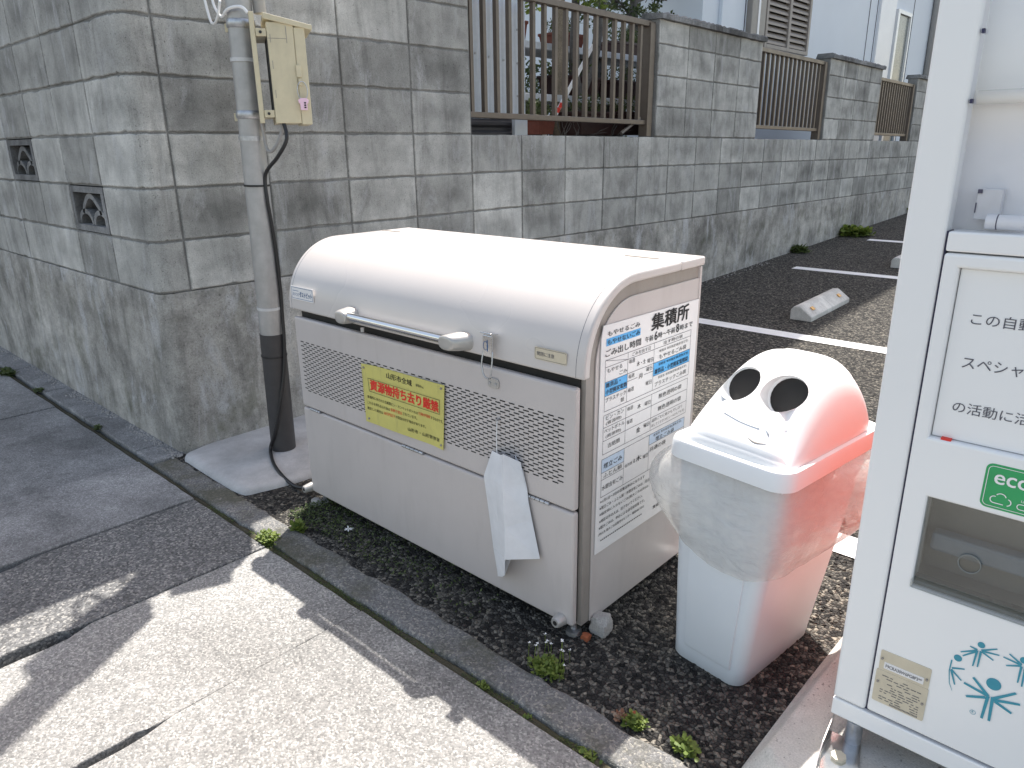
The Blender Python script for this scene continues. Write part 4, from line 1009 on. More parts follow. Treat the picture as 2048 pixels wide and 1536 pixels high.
# dome: side profile (b, z) extruded in a with rounded shoulders
HX, HY = .143, .211
def domez(u, v):
    """u across -1..1, v front(-1)..back(1)"""
    f = [(-1, 0), (-.975, .020), (-.93, .040), (-.6, .100), (-.32, .146), (-.05, .176), (.18, .187), (.4, .184), (.6, .170), (.76, .145), (.88, .106), (.96, .055), (1, 0)]
    for i in range(len(f)-1):
        if f[i][0] <= v <= f[i+1][0]:
            p0, p1, p2, p3 = f[max(0, i-1)][1], f[i][1], f[i+1][1], f[min(len(f)-1, i+2)][1]; t = (v-f[i][0])/(f[i+1][0]-f[i][0])
            z = .5*((2*p1)+(p2-p0)*t+(2*p0-5*p1+4*p2-p3)*t*t+(3*p1-p0-3*p2+p3)*t**3) if .0 < i < len(f)-2 else p1+(p2-p1)*t; break
    return max(0, z)*(1-abs(u)**3.4)**.5
NU, NV = 56, 76
m_ = MB(); vs = []
us = [math.sin(PI/2*(-1+2*i/NU)) for i in range(NU+1)]; vv = [math.sin(PI/2*(-1+2*j/NV)) for j in range(NV+1)]
def dome_pt(u, v, inset=0.0):
    # plan is a rounded rectangle: pull the corners in
    m1 = max(abs(u), abs(v)); 
    k = 1.0
    if u and v:
        rx, ry = abs(u), abs(v); L = (rx**6+ry**6)**(1/6); k = m1/L
    z = domez(u, v)
    return CP(u*k*(HX-inset), v*k*(HY-inset)+LB, RZ+.036+z-inset*.8)
for ins in (0, .004):
    o = len(m_.v); vs = [dome_pt(u, v, ins) for v in vv for u in us]
    fs = [(j*(NU+1)+i, j*(NU+1)+i+1, (j+1)*(NU+1)+i+1, (j+1)*(NU+1)+i) for j in range(NV) for i in range(NU)]
    if ins: fs = [f[::-1] for f in fs]
    m_.add(vs, fs)
N1 = (NU+1)*(NV+1); bd_ = [i for i in range(NU+1)]+[j*(NU+1)+NU for j in range(1, NV+1)]+[NV*(NU+1)+i for i in range(NU-1, -1, -1)]+[j*(NU+1) for j in range(NV-1, 0, -1)]
for q in range(len(bd_)): a, b = bd_[q], bd_[(q+1) % len(bd_)]; m_.f.append((a, N1+a, N1+b, b)); m_.tone.append(1)
dome = obj('dome', m_, 'can', can, smooth=True)
# cut the two throw-in holes
ax = (cy_*1.0+Zv*-.55).normalized()
holes = [(-.060, -.086), (.047, -.086)]
cut_mb = MB()
hc = []
for a, b in holes:
    base = CP(a, b+LB, RZ+.036+domez(a/HX, b/HY)); hc.append(base)
    cut_mb.tube([base-ax*.08, base+ax*.06], .0475, 40)
cutter = obj('cutter', cut_mb, 'can', can)
bo_ = dome.modifiers.new('holes', 'BOOLEAN'); bo_.object = cutter; bo_.operation = 'DIFFERENCE'; bo_.solver = 'EXACT'
dg = bpy.context.evaluated_depsgraph_get(); dg.update()
me2 = bpy.data.meshes.new_from_object(dome.evaluated_get(dg)); dome.modifiers.clear(); dome.data = me2; me2.polygons.foreach_set('use_smooth', [True]*len(me2.polygons))
bm = bmesh.new(); bm.from_mesh(me2)
for e in bm.edges:
    if len(e.link_faces) == 2 and e.calc_face_angle(0) > .6: e.smooth = False
bm.to_mesh(me2); bm.free()
bpy.data.objects.remove(cutter)
for base in hc:   # sleeves behind the holes, sloping edge of the hole to a smaller throat
    m_ = MB(); e1 = cx_; e2 = ax.cross(cx_).normalized(); rings = []
    for t, r_ in ((-.030, .0480), (.004, .0475), (.034, .0475), (.036, .0455), (.038, .0450), (.045, .0450)):
        ring = []
        for k in range(40):
            a = 2*PI*k/40; p = base+ax*t+(e1*math.cos(a)+e2*math.sin(a))*r_
            ring.append(p)
        rings.append(ring)
    # clip the first ring back to the dome surface
    def dome_hit(p):
        q = p.copy()
        for _ in range(60):
            d = q-CC; a, b = d.dot(cx_), d.dot(cy_)-LB
            zz_ = RZ+.036+(domez(a/HX, b/HY) if abs(a/HX) < 1 and abs(b/HY) < 1 else 0)
            if q.z <= zz_-.0015: break
            q += ax*.0015
        return q
    rings[0] = [dome_hit(p-ax*.02) for p in rings[1]]; rings[1] = [max((p, rings[0][i]+ax*.001), key=lambda q: q.dot(ax)) for i, p in enumerate(rings[1])]
    rings[2] = [rings[0][i] + ax*max(.002, (base+ax*.034-rings[0][i]).dot(ax)) for i in range(40)]
    m_.loft(rings, False, False); obj('hole_sleeve', m_, 'can', dome, flip=False, auto=.6)
    m_ = MB(); m_.add([base+ax*.040+(e1*math.cos(2*PI*k/24)+e2*math.sin(2*PI*k/24))*.0448 for k in range(24)], [tuple(range(24))]); obj('inside_shade_disc', m_, 'dark', dome, flip=False)  # dark disc painting the shade inside the can
# smile crease, cracks
m_ = MB()
def on_dome(a, b, e=.0006):
    return CP(a, b+LB, RZ+.036+domez(a/HX, b/HY)+e)
m_.tube([on_dome(-.050+.095*t, -.152-.010*t-.003*math.sin(PI*t), .0) for t in [k/14 for k in range(15)]], .0016, 6)
m_.tube([on_dome(.058+.012*t, -.158-.008*t, .0) for t in (0, .5, 1)], .0018, 6)
obj('moulded_smile', m_, 'canbody', dome, smooth=True)
m_ = MB(); m_.tube([on_dome(.030+.045*t, -.182-.006*math.sin(PI*t), .0) for t in [k/8 for k in range(9)]], [.0006, .0012, .0016, .002, .0022, .002, .0014, .001, .0005], 6); obj('crack', m_, 'strip', dome)
# polythene bag hanging outside the rim
m_ = MB(); NB = 120; rows = 22; rings = []
for j in range(rows+1):
    t = j/rows; ring = []
    for k in range(NB):
        a = 2*PI*k/NB; c, s = math.cos(a), math.sin(a)
        # superellipse radius
        hx, hy = .143+.0*t, .206
        den = (abs(c)**5+abs(s)**5)**.2; px, py_ = c/den, s/den
        left = max(0, math.cos(a-PI-.42))**5; right = max(0, math.cos(a-.42))**5
        sh_l = math.sin(PI*min(1, (t*1.02)**.9))**.9; sh_r = math.sin(PI*min(1, t*1.02))**.8
        fl = .009+.085*left*sh_l+.070*right*sh_r+.010*math.sin(PI*t)
        wr = .0012*math.sin(a*9+2*t)+.0008*math.sin(a*23-5*t)+.0025*mnoise.noise(Vector((px*5, py_*5, t*3)))
        dn = Vector((c, s))
        x = px*(hx-.012*t)+c*(fl+wr); y = py_*(hy-.010*t)+s*(fl+wr)+.026-.020*t
        drop = .205+.030*math.sin(a+2.4)+.008*math.sin(a*3)+.006*mnoise.noise(Vector((px*3, py_*3, 5)))
        lift = .015*(left+right)*math.sin(PI*t)
        ring.append(CP(x, y, RZ+.004-drop*t+lift))
    rings.append(ring)
m_.loft(rings, False, False)
bg_ = obj('clear_bag', m_, 'bag', None, flip=False, smooth=True)
tag(bg_, 'clear polythene liner bag hanging out under the rim of the white two-hole bin', 'bag')

# ================================================================== VENDING MACHINE
VX, VY, VZ = 2.571, .16, .128
vm = thing('vending_machine', (VX, VY, .09), 'white drink vending machine with sticker, empty display and blue emblem at right edge', 'vending machine')
VW, VD, VH = 1.0, .62, 1.86
def vface(u0, u1, v0, v1, hole):   # plate with rectangular openings (list of u0,u1,v0,v1) between y0 and y1
    pass
m_ = MB(); m_.box(VX+.004, VX+VW, VY+.115, VY+VD, VZ+.01, 1.050); m_.box(VX+.004, VX+VW, VY+.215, VY+VD, 1.0502, VH); m_.box(VX+.004, VX+.012, VY+.050, VY+.1148, VZ+.01, VH); m_.box(VX+.004, VX+.012, VY+.115, VY+.2148, 1.0504, VH); m_.box(VX+.0122, VX+VW, VY+.046, VY+.2148, 1.81, VH); obj('cabinet', m_, 'white', vm)
m_ = MB(); m_.box(VX+.0005, VX+.0035, VY+.064, VY+VD-.01, VZ+.02, .76); obj('side_panel', m_, 'red', vm); vm.children[-1]['label'] = 'red lower left side panel of the machine'
m_ = MB(); m_.box(VX+.002, VX+.008, VY+.045, VY+.0615, VZ+.04, VH); obj('door_seal', m_, 'darktrim', vm)
# left door frame post
m_ = MB(); m_.box(VX, VX+.0595, VY, VY+.044, .168, VH); obj('door_frame', m_, 'white', vm, bevel=.006, seg=3)
m_ = MB(); m_.box(VX+.0598, VX+.0622, VY+.008, VY+.04, .172, 1.0825); obj('door_gap', m_, 'darktrim', vm)
# lower door built round its openings (notice recess and delivery flap)
nu0, nu1, nv0, nv1 = .086, .60, .746, 1.028
fu0, fu1, fv0, fv1 = .100, .56, .464, .640
m_ = MB(); D0 = VX+.0625
def vb(u0, u1, v0, v1, y0=VY, y1=VY+.044): m_.box(VX+u0, VX+u1, y0, y1, v0, v1)
poly = MB()
# one frame sheet with real openings: build as grid of boxes welded into strips
vs_u = [.0625, nu0, fu0, fu1, nu1, VW]; vs_v = [.172, fv0, fv1, nv0, nv1, 1.050]
for i in range(len(vs_u)-1):
    for j in range(len(vs_v)-1):
        uc, vc = (vs_u[i]+vs_u[i+1])/2, (vs_v[j]+vs_v[j+1])/2
        if nu0 < uc < nu1 and nv0 < vc < nv1: continue
        if fu0 < uc < fu1 and fv0 < vc < fv1: continue
        poly.box(VX+vs_u[i], VX+vs_u[i+1], VY, VY+.044, vs_v[j], vs_v[j+1])
ld = obj('lower_door', poly, 'white', vm)
bm = bmesh.new(); bm.from_mesh(ld.data); bmesh.ops.remove_doubles(bm, verts=bm.verts, dist=.00005)
# drop internal faces shared by neighbours
seen = {}
for f in bm.faces:
    k = tuple(sorted(v.index for v in f.verts)); seen.setdefault(k, []).append(f)
bmesh.ops.delete(bm, geom=[f for l in seen.values() if len(l) > 1 for f in l], context='FACES_ONLY')
bmesh.ops.dissolve_limit(bm, angle_limit=.01, verts=bm.verts, edges=bm.edges); bmesh.ops.recalc_face_normals(bm, faces=bm.faces); bm.to_mesh(ld.data); bm.free()
b_ = ld.modifiers.new('bevel', 'BEVEL'); b_.width = .005; b_.segments = 3; b_.limit_method = 'ANGLE'; b_.angle_limit = .6
# notice panel
m_ = MB(); m_.box(VX+nu0+.001, VX+nu1-.001, VY+.012, VY+.040, nv0+.001, nv1-.001); np_ = obj('notice_panel', m_, 'white', vm, bevel=.002)
np_['label'] = 'recessed white notice panel with dark printed words'
pv = (Vector((VX, VY+.0112, 0)), FR, Zv)
tx = MB(); k_ = .0003
text(tx, 'この自動販', pv, .113, .941, .0190, .106, bold=.0); text(tx, 'スペシャル', pv, .112, .869, .0190, .106, bold=.0); text(tx, 'の活動に活', pv, .110, .7945, .0190, .106, bold=.0)
obj('lettering', tx, 'inkgrey', np_, flip=False)
m_ = MB(); m_.box(VX+.103, VX+.118, VY+.003, VY+.012, .7455, .7490); obj('red_tab', m_, 'redink', np_)
# green eco sticker
pf = (Vector((VX, VY-.0006, 0)), FR, Zv); pf2 = (Vector((VX, VY-.0011, 0)), FR, Zv)
m_ = MB(); m_.prism([pf[0]+FR*a+Zv*b for a, b in rrect(.174, .330, .651, .727, .010)], (0, .0005, 0)); ec = obj('eco_sticker', m_, 'green', vm)
m_ = MB(); stroke(m_, pf2, rrect(.178, .326, .655, .723, .007)+[(.326, .716)], .0009)
text(m_, 'eco', pf2, .188, .6945, .0165, .048, bold=.03)
cl = []
for cx0, cy0, r_, a0, a1 in ((.1925, .6680, .0052, 95, 265), (.2095, .6672, .0056, -90, 70), (.2015, .6735, .0062, 30, 150)): pass
cl = [(.1895+.0055*math.cos(math.radians(a))+.0035, .6675+.0058*math.sin(math.radians(a))) for a in range(75, 275, 20)]+[(.196, .6617), (.206, .6617)]
stroke(m_, pf2, cl, .0015)
stroke(m_, pf2, [(.2015+.0068*math.cos(math.radians(a)), .6735+.0062*math.sin(math.radians(a))) for a in range(155, -5, -16)], .0015)
stroke(m_, pf2, [(.2100+.0060*math.cos(math.radians(a)), .6673+.0058*math.sin(math.radians(a))) for a in range(75, -95, -17)], .0015)
stroke(m_, pf2, rrect(.2245, .262, .6610, .6700, .0042)+[(.262, .6655)], .0013)
text(m_, 'LED', pf2, .2285, .6735, .004, .010, bold=0)
obj('lettering', m_, 'white', ec, flip=False)
# delivery flap and chute
m_ = MB(); m_.box(VX+fu0-.008, VX+fu1+.02, VY+.100, VY+.108, fv0-.006, fv1+.02); m_.box(VX+fu0-.008, VX+fu1+.02, VY+.046, VY+.0998, fv0-.008, fv0-.002); m_.box(VX+fu0-.014, VX+fu0-.0085, VY+.045, VY+.108, fv0-.006, fv1+.02); m_.box(VX+fu0-.008, VX+fu1+.02, VY+.046, VY+.0998, fv1+.012, fv1+.02); ch = obj('delivery_chute', m_, 'chutegrey', vm)
m_ = MB(); m_.box(VX+fu0+.006, VX+fu1-.001, VY+.055, VY+.085, .517, .552); obj('can_tray', m_, 'traygrey', ch, bevel=.006)
m_ = MB(); m_.box(VX+fu0+.002, VX+fu1-.002, VY+.004, VY+.007, fv0+.018, fv1-.001); fl_ = obj('flap', m_, 'flap', vm)
m_ = MB(); m_.box(VX+fu0-.002, VX+fu1-.002, VY-.004, VY+.012, fv0-.0005, fv0+.0175); obj('flap_lip', m_, 'flap', vm, bevel=.003)
m_ = MB(); m_.box(VX+fu0-.004, VX+fu1-.004, VY+.014, VY+.03, fv0-.002, fv0+.016); obj('flap_sill', m_, 'glassdark', vm, bevel=.002)
m_ = MB(); m_.tube([(VX+.178, VY+.002, .541), (VX+.178, VY+.007, .541)], .0165, 24); obj('finger_pull', m_, 'flap', fl_, auto=.6)
m_ = MB(); m_.tube([Vector((VX+.178, VY+.001, .541))+Vector((.0165*math.cos(a), 0, .0165*math.sin(a))) for a in [k*2*PI/24 for k in range(25)]], .0012, 6, False); obj('pull_ring', m_, 'glassdark', fl_, smooth=True)
# emblem: ring of figures
em = MB(); pe = (Vector((VX, VY-.0008, 0)), FR, Zv)
big = [[(0.2435, 0.31), (0.2414, 0.2618)], [(0.2435, 0.31), (0.2061, 0.3167)], [(0.2435, 0.31), (0.2175, 0.3344)], [(0.2403, 0.3053), (0.2131, 0.2922)], [(0.2502, 0.3111), (0.2523, 0.2627)], [(0.2506, 0.3085), (0.2796, 0.3365)], [(0.2528, 0.307), (0.2884, 0.3184)], [(0.2542, 0.305), (0.28, 0.2953)]]
small = [[(0.2148, 0.3883), (0.2131, 0.3557)], [(0.2201, 0.3897), (0.2198, 0.3574)], [(0.2148, 0.3883), (0.192, 0.3736)], [(0.2146, 0.3895), (0.2034, 0.3911)], [(0.215, 0.387), (0.196, 0.3674)], [(0.2203, 0.3911), (0.2414, 0.4048)], [(0.2214, 0.3904), (0.246, 0.3946)], [(0.2216, 0.3891), (0.2396, 0.381)], [(0.182, 0.3515), (0.1814, 0.3286), (0.1851, 0.3048), (0.1914, 0.2912)], [(0.1845, 0.3359), (0.2029, 0.3432)], [(0.1839, 0.3328), (0.2017, 0.3185)], [(0.1841, 0.3315), (0.1934, 0.3053)], [(0.2778, 0.392), (0.2517, 0.3947)], [(0.2778, 0.3932), (0.2586, 0.4045)], [(0.2778, 0.3908), (0.2579, 0.3808)], [(0.278, 0.3896), (0.278, 0.3573)], [(0.2831, 0.3923), (0.2844, 0.3529)]]
for s_ in big: stroke(em, pe, s_, .0052, .0040)
for s_ in small: stroke(em, pe, s_, .0036 if len(s_) == 2 else .0022, .0022 if len(s_) == 2 else .0006)
mir = lambda p: (.497-p[0], p[1])
for s_ in small[8:12]: stroke(em, pe, [mir(p) for p in s_], .0036 if len(s_) == 2 else .0022, .0022)
O0 = pe[0]
for (u, v), r_ in (((0.2474, 0.3365), .0115), ((0.2187, 0.4012), .0058), ((0.1901, 0.3595), .0066), ((0.2795, 0.4023), .0060), ((.307, .3595), .0066)): disc(em, pe, u, v, r_*.95, r_)
eo = obj('emblem', em, 'teal', vm, flip=False); eo['label'] = 'teal emblem of stick figures in a ring'
m_ = MB(); stroke(m_, pe, [(.2275+.0042*math.cos(a), .2665+.0042*math.sin(a)) for a in [k*2*PI/16 for k in range(17)]], .0007); text(m_, 'R', pe, .2260, .2645, .0042, .003, bold=0); obj('mark', m_, 'teal', eo, flip=False)
# name plates
m_ = MB(); m_.prism([(VX+a, VY-.0014, b) for a, b in rrect(.0715, .156, .2725, .3165, .003)], (0, .0013, 0)); m_.prism([(VX+a, VY-.0022, b) for a, b in rrect(.0690, .157, .2030, .2735, .003)], (0, .0021, 0)); pp = obj('name_plates', m_, 'plate', vm)
m_ = MB(); m_.box(VX+.080, VX+.147, VY-.0022, VY-.0013, .2795, .2935); obj('label_strip', m_, 'paper', pp)
tx = MB(); text(tx, 'F9CRA30W6PG8P3**', (Vector((VX, VY-.0027, 0)), FR, Zv), .083, .283, .0068, .061, bold=.01)
random.seed(11)
q_ = (Vector((VX, VY-.0027, 0)), FR, Zv)
for r in range(11):
    u = .080
    while u < .145:
        L = random.uniform(.003, .012)
        if random.random() < .72: rect(tx, q_, u, min(u+L, .147), .2115+r*.0052, .2130+r*.0052)
        u += L+random.uniform(.001, .004)
for k in range(22): rect(tx, q_, .100+k*.0022, .1012+k*.0022, .2055, .2090)
obj('lettering', tx, 'inkgrey', pp, flip=False)
for u, v in ((.0755, .2995), (.1515, .293), (.0745, .248), (.1515, .240)):
    m_ = MB(); m_.tube([(VX+u, VY-.0022, v), (VX+u, VY-.005, v)], .0022, 8); obj('rivet', m_, 'strip', pp)
# kick plate
m_ = MB(); m_.box(VX, VX+VW, VY, VY+.04, .127, .1655); obj('kick_plate', m_, 'white', vm, bevel=.003)
m_ = MB(); m_.box(VX+.05, VX+VW, VY+.010, VY+.04, .166, .1715); obj('kick_gap', m_, 'darktrim', vm)
# display window
wv0 = 1.083
m_ = MB(); m_.box(VX+.0632, VX+VW, VY, VY+.044, 1.0525, wv0); m_.box(VX+.0632, VX+VW, VY, VY+.044, 1.80, VH); m_.box(VX+.94, VX+VW, VY, VY+.044, wv0+.0005, 1.7995); obj('window_surround', m_, 'white', vm, bevel=.003)
m_ = MB(); m_.box(VX+.050, VX+.938, VY+.058, VY+.062, wv0-.02, 1.80); m_.box(VX+.046, VX+.0498, VY+.045, VY+.058, wv0-.02, 1.8); m_.box(VX+.050, VX+.938, VY+.045, VY+.058, wv0-.028, wv0-.021); dsp = obj('display_case', m_, 'whitein', vm)
m_ = MB(); m_.tube([(VX+.064, VY+.036, 1.277), (VX+.93, VY+.036, 1.277)], .010, 14); obj('light_tube', m_, 'white', dsp, smooth=True)
for u in (.086,):
    m_ = MB(); m_.box(VX+u, VX+u+.034, VY+.034, VY+.057, 1.100, 1.146); sb = obj('sample_holder', m_, 'paleholder', dsp, bevel=.002)
    m_ = MB(); m_.tube([(VX+u+.020, VY+.028, 1.098), (VX+u+.07, VY+.028, 1.098)], .011, 18); obj('sample_roll', m_, 'whitein', sb, auto=.6)
m_ = MB()
for v in (1.362, 1.268): m_.box(VX+.0615, VX+.0650, VY+.001, VY+.010, v, v+.006)
m_.box(VX+.087, VX+.093, VY+.0315, VY+.0335, 1.139, 1.145); m_.box(VX+.0865, VX+.088, VY+.0315, VY+.0335, 1.110, 1.125); m_.tube([(VX+.120, VY+.028, 1.098), (VX+.1215, VY+.028, 1.098)], .0114, 16)
obj('clips', m_, 'darktrim', dsp)
m_ = MB(); m_.box(VX+.0635, VX+.938, VY+.012, VY+.015, wv0+.0005, 1.7995); obj('display_pane', m_, 'pane', vm)
# levelling foot with bracket
m_ = MB(); m_.prism([(VX+.005, VY+.010, .073), (VX+.062, VY+.012, .073), (VX+.080, VY-.055, .073), (VX+.060, VY-.105, .073), (VX+.022, VY-.105, .073), (VX+.010, VY-.06, .073)], (0, 0, .005)); bk = obj('floor_bracket', m_, 'chrome', vm, bevel=.0015)
m_ = MB(); m_.tube([(VX+.040, VY-.052, .078), (VX+.040, VY-.052, .084)], .0145, 8); obj('anchor_nut', m_, 'plate', bk)
m_ = MB(); m_.prism([(VX+.004, VY+.010, .078), (VX+.008, VY-.060, .078), (VX+.013, VY-.095, .078), (VX+.013, VY-.095, .082), (VX+.008, VY-.055, .100), (VX+.004, VY+.010, .122)], (.002, 0, 0)); obj('bracket_side', m_, 'chrome', bk)
m_ = MB(); m_.tube([(VX+.045, VY+.012, .074), (VX+.045, VY+.012, .127)], [.016, .016], 16); obj('levelling_foot', m_, 'steel', vm, auto=.6)
# concrete plinth
pv_ = MB(); base = [(2.452, .02), (2.452, 1.0), (4.0, 1.0), (4.0, -.02), (2.60, -.03), (2.50, -.02)]
top = [(2.492, .055), (2.512, .95), (3.95, .95), (3.95, .02), (2.61, .015), (2.53, .018)]
pv_.loft([[(a, b, -.02) for a, b in base], [(a, b, .002) for a, b in base], [(a+(c-a)*.9, b+(d-b)*.9, .062) for (a, b), (c, d) in zip(base, top)], [(c, d, .072) for c, d in top]])
pt = obj('concrete_plinth', pv_, 'pad2', bevel=.012, seg=3); tag(pt, 'low speckled concrete plinth under the vending machine', 'plinth')

# ================================================================== WHEEL STOPS
def wheel_stop(x, y, label):
    z = lotz(0, y); t = thing('wheel_stop', (x, y, z), label, 'wheel stop', 'concrete wheel stops in the parking lot')
    L = .70; pf_ = [(-.075, -.004), (-.075, .062), (-.055, .088), (-.015, .092), (.070, .030), (.070, -.004)]
    m_ = MB(); m_.prism([(x+a, y, z+b) for a, b in pf_], (0, L, .02)); b_ = obj('block', m_, 'stop', t, bevel=.008, seg=3)
    for yy in (y+.09, y+L-.13):
        m_ = MB(); m_.obox((x+.018, yy, z+.0725+.02*(yy-y)/L), (.022, 0, -.0162), (0, .04, .001), (.002, 0, .003)); obj('reflector', m_, 'orange', t)
    return t
ws = wheel_stop(1.135, 3.60, 'nearer pale concrete wheel stop with amber reflectors in the wall shadow')
copy_thing(ws, (-.03, 2.22, .0622), 'farther concrete wheel stop partly hidden by the vending machine')

# ================================================================== WEEDS, STONES, LITTER
def weed(x, y, z, r, n, h, label, mat='leaf', s=.009, flowers=0):
    mb = MB()
    for _ in range(n):
        a = random.uniform(0, 2*PI); d = r*math.sqrt(random.random())*random.uniform(.6, 1.1)
        px, py_ = x+d*math.cos(a)*1.15, y+d*math.sin(a)*.8; hz = z+h*random.random()*(1-.5*d/r)
        az = random.uniform(0, 2*PI); tl_ = random.uniform(-.2, .9); k = s*random.uniform(.6, 1.4)
        D = Vector((math.cos(az)*math.cos(tl_), math.sin(az)*math.cos(tl_), math.sin(tl_))); W_ = Vector((-math.sin(az), math.cos(az), 0)); N_ = D.cross(W_)
        p = Vector((px, py_, hz))
        mb.add([p, p+D*k*.45+W_*k*.36-N_*k*.06, p+D*k*.85+W_*k*.22, p+D*k, p+D*k*.85-W_*k*.22, p+D*k*.45-W_*k*.36-N_*k*.06], [(0, 1, 2, 3), (0, 3, 4, 5)])
        if random.random() < .3: mb.tube([Vector((px, py_, z)), p], .0006, 4, False)
    t = thing('weed_clump', (x, y, z), label, 'weed', 'weeds in the pavement joints'); obj('leaves', mb, mat, t, flip=False)
    if flowers:
        fb = MB(); sb = MB()
        for _ in range(flowers):
            px, py_ = x+random.uniform(-r, r)*1.3, y+random.uniform(-r*.5, r*1.4); hz = z+h+random.uniform(.015, .05)
            sb.tube([(px+random.uniform(-.01, .01), py_+random.uniform(-.01, .01), z), (px, py_, hz)], .0007, 4, False)
            for k in range(4):
                a = k*PI/2+random.random(); c = Vector((px, py_, hz)); d = Vector((math.cos(a), math.sin(a), .5)).normalized(); e = Vector((-math.sin(a), math.cos(a), 0))
                fb.add([c, c+d*.0028+e*.0015, c+d*.005, c+d*.0028-e*.0015], [(0, 1, 2, 3)])
        obj('flowers', fb, 'petal', t, flip=False); obj('stems', sb, 'leaf', t)
    return t
weed(.885, -.128, -.01, .040, 420, .040, 'bright green sunlit weed clump at the corner between kerb and pavement', s=.011)
weed(.80, -.142, -.015, .022, 90, .018, 'small dark tuft in the joint left of the sunlit clump', 'moss')
weed(.905, -.03, .0, .022, 60, .035, 'spiky sunlit tuft on the gravel near the bin foot', s=.02)
weed(1.97, -.005, .0, .045, 300, .030, 'weed clump with tiny white flowers between kerb and bin', s=.011, flowers=14)
weed(2.225, -.01, .0, .026, 150, .022, 'sunlit weed tuft at the kerb end below the white bin', s=.011)
weed(2.195, -.015, .0, .018, 60, .015, 'shaded reddish tuft beside the sunlit kerb-end weeds', 'deadleaf', s=.01)
weed(2.345, -.005, .0, .028, 150, .035, 'weed tuft in front of the speckled plinth', 'leaf', s=.012)
weed(2.20, -.145, -.012, .030, 150, .018, 'low yellow-green weeds in the joint nearest the picture bottom', s=.009)
weed(1.885, -.143, -.012, .018, 70, .015, 'tiny weed in the pavement joint, halfway along the bin shadow', s=.009)
weed(2.03, -.145, -.012, .012, 30, .010, 'tiny weed in the pavement joint between two larger tufts', s=.008)
weed(1.70, -.143, -.014, .014, 50, .010, 'tiny shaded weed in the joint below the hanging sheets', 'moss', s=.008)
weed(-1.95, -.15, -.0, .05, 260, .03, 'dark weed clump against the kerb at far left', 'moss', s=.02)
weed(-.62, -.13, -.0, .025, 90, .015, 'small weed in the joint below the street face of the wall', 'moss', s=.01)
weed(-1.45, -.135, -.0, .03, 120, .02, 'flat dark weed in the left pavement joint', 'moss', s=.012)
weed(.05, 6.2, lotz(0, 6.2), .10, 260, .07, 'grass tuft at the foot of the wall near the first pier', 'moss', s=.04)
weed(.06, 7.6, lotz(0, 7.6), .22, 700, .10, 'long grass patch at the foot of the wall below the second pier', 'leaf', s=.06)
weed(.05, 10.2, lotz(0, 10.2), .22, 500, .09, 'farthest grass patch at the wall foot beside the machine edge', 'leaf', s=.06)
# ground cover in the bin shadow
mb = MB()
for _ in range(2600):
    x = .80+random.random()**1.6*.9; y = random.uniform(-.02, .13)+.02
    if random.random() < (x-.8)*.9: continue
    az = random.uniform(0, 6.28); tl_ = random.uniform(0, .9); k = random.uniform(.005, .012); p = Vector((x, y, random.uniform(0, .022)))
    D = Vector((math.cos(az)*math.cos(tl_), math.sin(az)*math.cos(tl_), math.sin(tl_))); W_ = Vector((-math.sin(az), math.cos(az), 0))
    mb.add([p, p+D*k*.5+W_*k*.3, p+D*k, p+D*k*.5-W_*k*.3], [(0, 1, 2, 3)])
tag(obj('ground_cover', mb, 'moss', flip=False), 'low dark green weeds carpeting the ground along the bin front', 'weeds', kind='stuff')
mb = MB()
for _ in range(3800):
    x = random.uniform(.5, 2.4); y = -.146+random.gauss(0, .008); k = random.uniform(.002, .005); az = random.uniform(0, 6.28); p = Vector((x, y, -.008+random.random()*.006)); D = Vector((math.cos(az), math.sin(az), .5)); W_ = Vector((-math.sin(az), math.cos(az), 0))
    if mnoise.noise(Vector((x*6, 0, 0))) < -.05: continue
    mb.add([p, p+D*k*.5+W_*k*.4, p+D*k, p+D*k*.5-W_*k*.4], [(0, 1, 2, 3)])
tag(obj('joint_moss', mb, 'moss', flip=False), 'moss filling the joint between pavement and kerb', 'moss', kind='stuff')
def crumb(mb, c, r):
    a0 = random.uniform(0, 6.28); b = [(c[0]+r*random.uniform(.7, 1.1)*math.cos(a0+k*1.257), c[1]+r*random.uniform(.6, 1)*math.sin(a0+k*1.257)) for k in range(5)]
    mb.add([(p[0], p[1], c[2]-.002) for p in b]+[(c[0]+(p[0]-c[0])*.6, c[1]+(p[1]-c[1])*.6, c[2]+r*.6) for p in b], [(5, 6, 7, 8, 9)]+[(k, (k+1) % 5, 5+(k+1) % 5, 5+k) for k in range(5)])
mb = MB()
for _ in range(900):
    x = -3.2*random.random()**1.1; y = -.012-abs(random.gauss(0, .022))
    if mnoise.noise(Vector((x*4, 2, 0))) < -.15: continue
    crumb(mb, (x, y, .008), random.uniform(.002, .007))
for _ in range(260):
    x = random.uniform(.0, .09); y = random.uniform(.0, 5.5); crumb(mb, (x, y, lotz(x, y)), random.uniform(.003, .010))
tag(obj('rubble', mb, 'stone', flip=False), 'crumbled mortar lying along the foot of the block wall', 'rubble', kind='stuff')
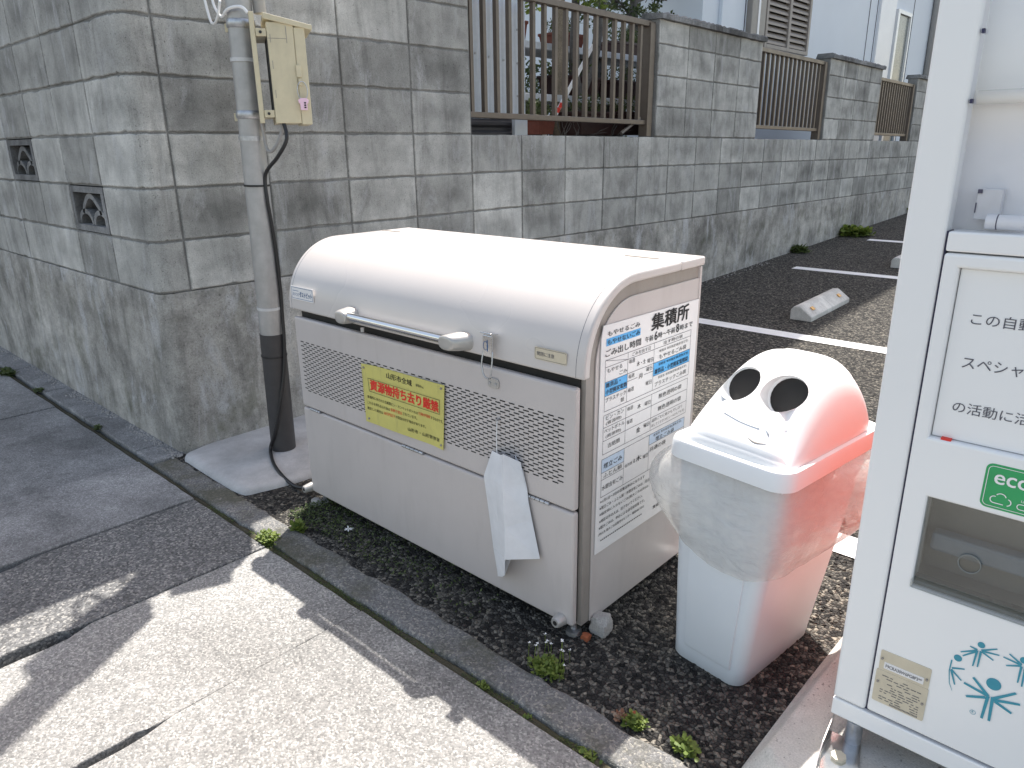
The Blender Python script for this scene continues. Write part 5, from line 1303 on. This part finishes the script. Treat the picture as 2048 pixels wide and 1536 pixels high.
def rock(x, y, z, r, label, mat='stone', cat='stone', name='concrete_chunk', seed=0, sc=(1, 1, 1)):
    bm = bmesh.new(); bmesh.ops.create_icosphere(bm, subdivisions=3, radius=1)
    mb = MB()
    for v in bm.verts:
        k = 1+.35*mnoise.noise(v.co*1.3+Vector((seed, 0, 0)))+.12*mnoise.noise(v.co*4+Vector((seed, 3, 0)))
        q = v.co*k; q = Vector((max(-.8, min(.8, q.x)), max(-.75, min(.75, q.y)), max(-.7, min(.8, q.z)))); mb.v.append((x+q.x*r*sc[0], y+q.y*r*sc[1], z+q.z*r*sc[2]))
    mb.f = [tuple(v.index for v in f.verts) for f in bm.faces]; mb.tone = [1]*len(mb.f); bm.free()
    return tag(obj(name, mb, mat, auto=.5), label, cat)
rock(1.982, .20, .026, .034, 'broken pale concrete lump at the bin right front corner', seed=3, sc=(.9, .9, 1.1))
rock(1.970, .150, .008, .014, 'small brick coloured chip beside the concrete lump', 'redstone', seed=8, name='brick_chip')
rock(.795, .112, .010, .020, 'small white stone under the bin left front corner', seed=5)
rock(2.005, .62, .02, .03, 'white foam lump behind the right side of the bin', 'white', seed=6, name='foam_lump', cat='litter')
rock(2.21, .01, .004, .008, 'rust coloured chip on the asphalt near the kerb-end weeds', 'redstone', seed=9, name='brick_chip')
mb = MB(); c = Vector((1.07, .055, .03))
for k in range(8):
    a = k*PI/4+.2; d = Vector((math.cos(a), math.sin(a), .15*math.sin(3*a))); e = Vector((-math.sin(a), math.cos(a), 0)); L = random.uniform(.014, .022)
    mb.add([c, c+d*L*.5+e*.0025, c+d*L, c+d*L*.5-e*.0025], [(0, 1, 2, 3)])
tag(obj('dry_leaf', mb, 'petal', flip=False), 'pale star shaped dry leaf on the dark weeds by the bin', 'leaf')
# loose grit on the asphalt near the camera: real stones proud of the surface
mb = MB(); random.seed(5)
def pebble(x, y, z, r):
    a0 = random.uniform(0, 6.28); n = 5; zt = r*random.uniform(.35, .7)
    b = [(x+r*random.uniform(.75, 1.1)*math.cos(a0+k*6.283/n), y+r*random.uniform(.6, 1)*math.sin(a0+k*6.283/n)) for k in range(n)]
    mb.add([(p[0], p[1], z-.001) for p in b]+[(x+(p[0]-x)*.62, y+(p[1]-y)*.62, z+zt) for p in b], [tuple(range(n, 2*n))]+[(k, (k+1) % n, n+(k+1) % n, n+k) for k in range(n)])
for _ in range(9000):
    x = random.uniform(.6, 2.75); y = random.uniform(-.02, 1.3)
    if BX0+.03 < x < BX1 and .16 < y < .60: continue
    if x < .62 and y < .8: continue
    if x > 2.44: continue
    pebble(x, y, lotz(x, y), random.uniform(.003, .0065))
tag(obj('loose_gravel', mb, MT['asphalt'], flip=False), 'coarse stones standing proud of the parking lot asphalt', 'gravel', kind='stuff')
